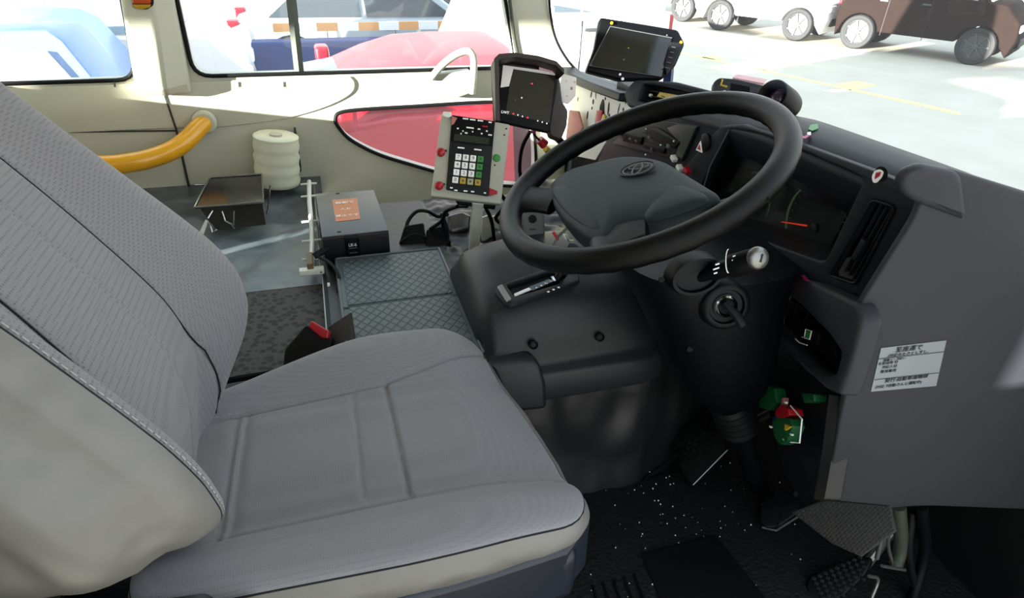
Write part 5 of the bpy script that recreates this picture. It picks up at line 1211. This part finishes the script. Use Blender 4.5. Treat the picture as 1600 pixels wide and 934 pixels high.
def car(label, cat, L, W, H, paint, kind='van', gl=None, name='car', fo=.85, ro=.80):
    gl = gl or carglass
    t = thing(name, label, cat, (0, 0, 0)); pm = mat(name+'_paint', paint, .35, coat=.15) if paint != '1e1411' else mat('dark_brown_paint', paint, .7, spec=.04)
    wr = .335; x0, x1 = -L/2, L/2; wx = (x0+ro, x1-fo); sill = .17; belt = H*(.82 if name == 'red_car' else .60 if kind != 'van' else .55)
    prof = [(x0+.05, sill+.05)]
    for w in wx:
        prof += [(w+(wr+.05)*cos(a), wr-.02+(wr+.05)*sin(a)) for a in np.linspace(pi-.15, .15, 14)]
    if kind == 'van': top = [(x1-.08, sill+.02), (x1, .50), (x1-.04, .80), (x1-.35, belt+.02), (x1-.6, belt+.04), (x0+.04, belt+.04), (x0, .6)]
    else: top = [(x1-.10, sill+.02), (x1, .45), (x1-.06, .66), (x1-.9, belt-.02), (x1-1.15, belt+.02), (x0+.35, belt+.03), (x0+.02, belt-.08), (x0, .55)]
    prof += top; fr = Fr((0, W/2, 0), (0, 1, 0), up=(0, 0, 1))
    # frame with e1 = -x when facing +y: use a plain prism instead
    R = []
    for s, k in ((-1, .965), (-.94, 1), (.94, 1), (1, .965)):
        cz = (sill+belt)/2; R.append([Vector((px*(1 if abs(s) < 1 else .992), s*W/2, cz+(pz-cz)*(k if pz > sill+.1 else 1))) for px, pz in prof])
    MB().loft(R).build('body', pm, t, 25, .02)
    if kind == 'van': gx = [(x0+.05, x0+.18), (x1-.62, x1-1.25)]
    elif kind == 'hatch': gx = [(x0+.15, x0+.45), (x1-.75, x1-1.35)]
    else: gx = [(x0+.30, x0+1.0), (x1-1.05, x1-1.85)]
    (ra, rb2), (fa_, fb_) = gx
    def cab(z, yy, grow=0): 
        s = (z-belt)/(H-belt); xa = ra+(rb2-ra)*s-grow; xb = fa_+(fb_-fa_)*s+grow; return xa, xb
    ww = W/2-.03; wt = W/2-.17
    R = []
    for z, w in ((belt-.02, ww), (H-.10, wt+.015), (H-.03, wt-.04), (H, wt-.16)):
        xa, xb = cab(z, w); e = 0 if z < H-.05 else (.06 if z < H else .22)
        R.append([(xa+e+.04, -w, z), (xb-e-.04, -w, z), (xb-e, -w+.08, z), (xb-e, w-.08, z), (xb-e-.04, w, z), (xa+e+.04, w, z), (xa+e, w-.08, z), (xa+e, -w+.08, z)])
    MB().loft(R).build('cabin', pm, t, 30, .01)
    # side windows
    n = 3 if kind == 'van' else 2
    for s in (-1, 1):
        za, zb = belt+.05, H-.16; A0, A1 = cab(za, 0)[0]+.12, cab(za, 0)[1]-.12; B0, B1 = cab(zb, 0)[0]+.16, cab(zb, 0)[1]-.16
        ya = s*(ww-(ww-wt)*(za-belt)/(H-belt)+.012); yb = s*(ww-(ww-wt)*(zb-belt)/(H-belt)+.012)
        for k in range(n):
            p0, p1 = k/n+.015, (k+1)/n-.015
            q = [Vector((A0+(A1-A0)*p0, ya, za)), Vector((A0+(A1-A0)*p1, ya, za)), Vector((B0+(B1-B0)*p1, yb, zb)), Vector((B0+(B1-B0)*p0, yb, zb))]
            MB().prism(q, [v-Vector((0, s*.03, 0)) for v in q]).build('side_window', gl, t, 0)
        for k in range(n-1 if kind == 'van' else 2):
            xh = A0+(A1-A0)*((k+1)/n if kind == 'van' else (.30 if k == 0 else .66))
            b = MB(); b.box((xh-.1, s*(W/2+.01), belt-.10), (.16, .03, .03), bev=.008); b.build('door_handle', rim_m if kind == 'van' else pm, t)
            b = MB(); b.box((xh, s*(W/2-.002), (belt+.3)/2), (.008, .012, belt-.35)); b.build('door_gap', M['ink'], t, 0)
    xa, xb = fa_, fb_; za, zb = belt+.05, H-.12
    q = [Vector((xa+.01-.0, -ww+.14, za)), Vector((xa+.01, ww-.14, za)), Vector((xa+(xb-xa)*.86+.02, wt-.08, zb)), Vector((xa+(xb-xa)*.86+.02, -wt+.08, zb))]
    MB().prism(q, [v-Vector((.03, 0, .0)) for v in q]).build('windscreen', gl, t, 0)
    for w in wx:
        for s in (-1, 1):
            tb = MB(); tb.lathe((w, s*(W/2-.20), wr), (0, s, 0), [(.20, 0), (wr-.02, 0), (wr, .03), (wr, .17), (wr-.02, .20), (wr-.08, .205), (wr-.10, .19), (wr-.10, .10)], 32, False); ty_ = tb.build('tyre', tyre, t, 50)
            rb_ = MB(); rb_.lathe((w, s*(W/2-.03), wr), (0, s, 0), [(wr-.09, -.03), (wr-.09, .015), (wr-.11, .02), (wr-.125, -.02), (.07, -.02), (.05, .01), (0, .012)], 28); 
            for k in range(7):
                a = 2*pi*k/7; rb_.box((w+.135*cos(a), s*(W/2-.032), wr+.135*sin(a)), (.19, .03, .035), Matrix.Rotation(-a, 3, 'Y'))
            rb_.build('wheel_rim', rim_m, ty_, 30)
    for s in (-1, 1):
        b = MB(); b.box((x1-.10, s*(W/2-.22), .70 if kind == 'van' else .62), (.22, .36, .14), bev=.04); b.build('headlamp', lampm, t)
        b = MB(); b.box((x0+.05, s*(W/2-.16), belt-.12), (.16, .22, .26), bev=.03); b.build('tail_lamp', M['red'], t)
        b = MB(); b.box((fa_-.15, s*(W/2+.08), belt+.06), (.10, .18, .13), bev=.03); b.build('door_mirror', pm, t)
    b = MB(); b.box((x1-.03, 0, .42), (.10, W*.62, .16), bev=.02); b.build('grille', M['rubber'], t)
    return t
def place(t, px, py, z, heading, along=0, side=0):
    """put local point (along, side, z-GZ) of the car on the sight line through px, py at height z"""
    p = atz(px, py, z); R = Matrix.Rotation(heading, 3, 'Z'); q = R @ Vector((along, side, 0))
    t.location = (p.x-q.x, p.y-q.y, GZ); t.rotation_euler = (0, 0, heading); t['_b'] = (0, 0, 0)
# the row at the upper right
HR = radians(-59.6)
c1 = car('brown van with silver wheels at the right end of the car row', 'car', 3.3, 1.6, 1.95, '1e1411', 'van', fo=.62, ro=.50); place(c1, 1331, 76, GZ, HR, along=-3.3/2+.50, side=-.78)
c2 = car('white van with grey wheels next to the brown van', 'car', 3.0, 1.6, 1.85, 'e9e9e6', 'van', fo=.62, ro=.50); place(c2, 1239, 64, GZ, HR, along=3.0/2-.62, side=-.78)
c3 = car('white car at the left end of the row, behind the display unit', 'car', 3.0, 1.6, 1.6, 'e6e7e6', 'van', fo=.62, ro=.50); place(c3, 1063, 34, GZ, HR, along=3.0/2-.62, side=-.78)
# white van beside the bus nose
c4 = car('white high-roofed van seen over the dash top display', 'van', 2.15, 1.6, 2.6, 'eeeeea', 'van', paleglass, 'tall_van', .5, .45); c4.location = (2.28, 6.6, GZ); c4.rotation_euler = (0, 0, radians(183))
# red car close to the passenger side
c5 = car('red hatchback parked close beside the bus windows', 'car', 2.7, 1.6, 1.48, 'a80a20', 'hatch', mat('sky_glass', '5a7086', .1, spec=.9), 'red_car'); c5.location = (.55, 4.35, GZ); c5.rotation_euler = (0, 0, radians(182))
c6 = car('silver sedan beyond the striped rail, seen side-on through the window', 'car', 4.4, 1.7, 1.45, 'a9b2b8', 'sedan', carglass, 'silver_sedan'); c6.location = (1.15, 10.75, GZ)
c7 = car('white van partly hidden by the window divider on the left', 'van', 2.2, 1.6, 2.0, 'ecece8', 'van', paleglass, 'white_van', .5, .45); c7.location = (-1.75, 7.9, GZ); c7.rotation_euler = (0, 0, radians(3))
c8 = car('pale blue car at the far left behind the cream pillar', 'car', 3.2, 1.6, 1.45, '6f8cb8', 'hatch', paleglass, 'blue_car'); c8.location = (-2.9, 6.05, GZ); c8.rotation_euler = (0, 0, radians(184))
c9 = car('light grey car close by the left window, below the blue one', 'car', 4.0, 1.65, 1.45, 'b4bac2', 'hatch', paleglass, 'grey_car'); c9.location = (-3.0, 4.05, GZ); c9.rotation_euler = (0, 0, radians(2))
c10 = car('dark car at the top edge beyond the silver sedan', 'car', 4.0, 1.7, 1.5, '30343a', 'hatch', None, 'dark_car'); place(c10, 700, 8, GZ, radians(5), along=1.0, side=-.8)
# blue low wall and striped rail
A, B = Vector((-.70, 8.6, GZ)), Vector((3.0, 8.75, GZ)); n_ = Vector((0, .25, 0))
bw = MB(); bw.prism([A, B, B+n_, A+n_], [p+Vector((0, 0, .82)) for p in (A, B, B+n_, A+n_)])
tag(bw.build('low_wall', mat('blue_paint', '22386e', .6, noise_amt=.35, nscale=4), smooth=0, bevel=.02), 'long blue painted low wall behind the red car', 'wall')
rl_ = thing('striped_rail', 'orange and white striped guard rail above the blue wall', 'rail', A+n_*2)
so_ = mat('stripe_orange', 'e0a060', .6)
for k in range(14):
    p = A.lerp(B, k/14)+n_*1.6; q = A.lerp(B, (k+1)/14)+n_*1.6
    f4 = [p+Vector((0, 0, .87)), q+Vector((0, 0, .87)), q+Vector((0, 0, .97)), p+Vector((0, 0, .97))]
    MB().prism(f4, [v+n_*.2 for v in f4]).build('stripe', so_ if k % 2 else M['white'], rl_, 0)
    if k % 4 == 0: b = MB(); b.box(p+Vector((0, .03, .45)), (.05, .05, .9)); b.build('post', M['whitem'], rl_, 0)

for o in bpy.data.objects:
    if '_b' in o: del o['_b']
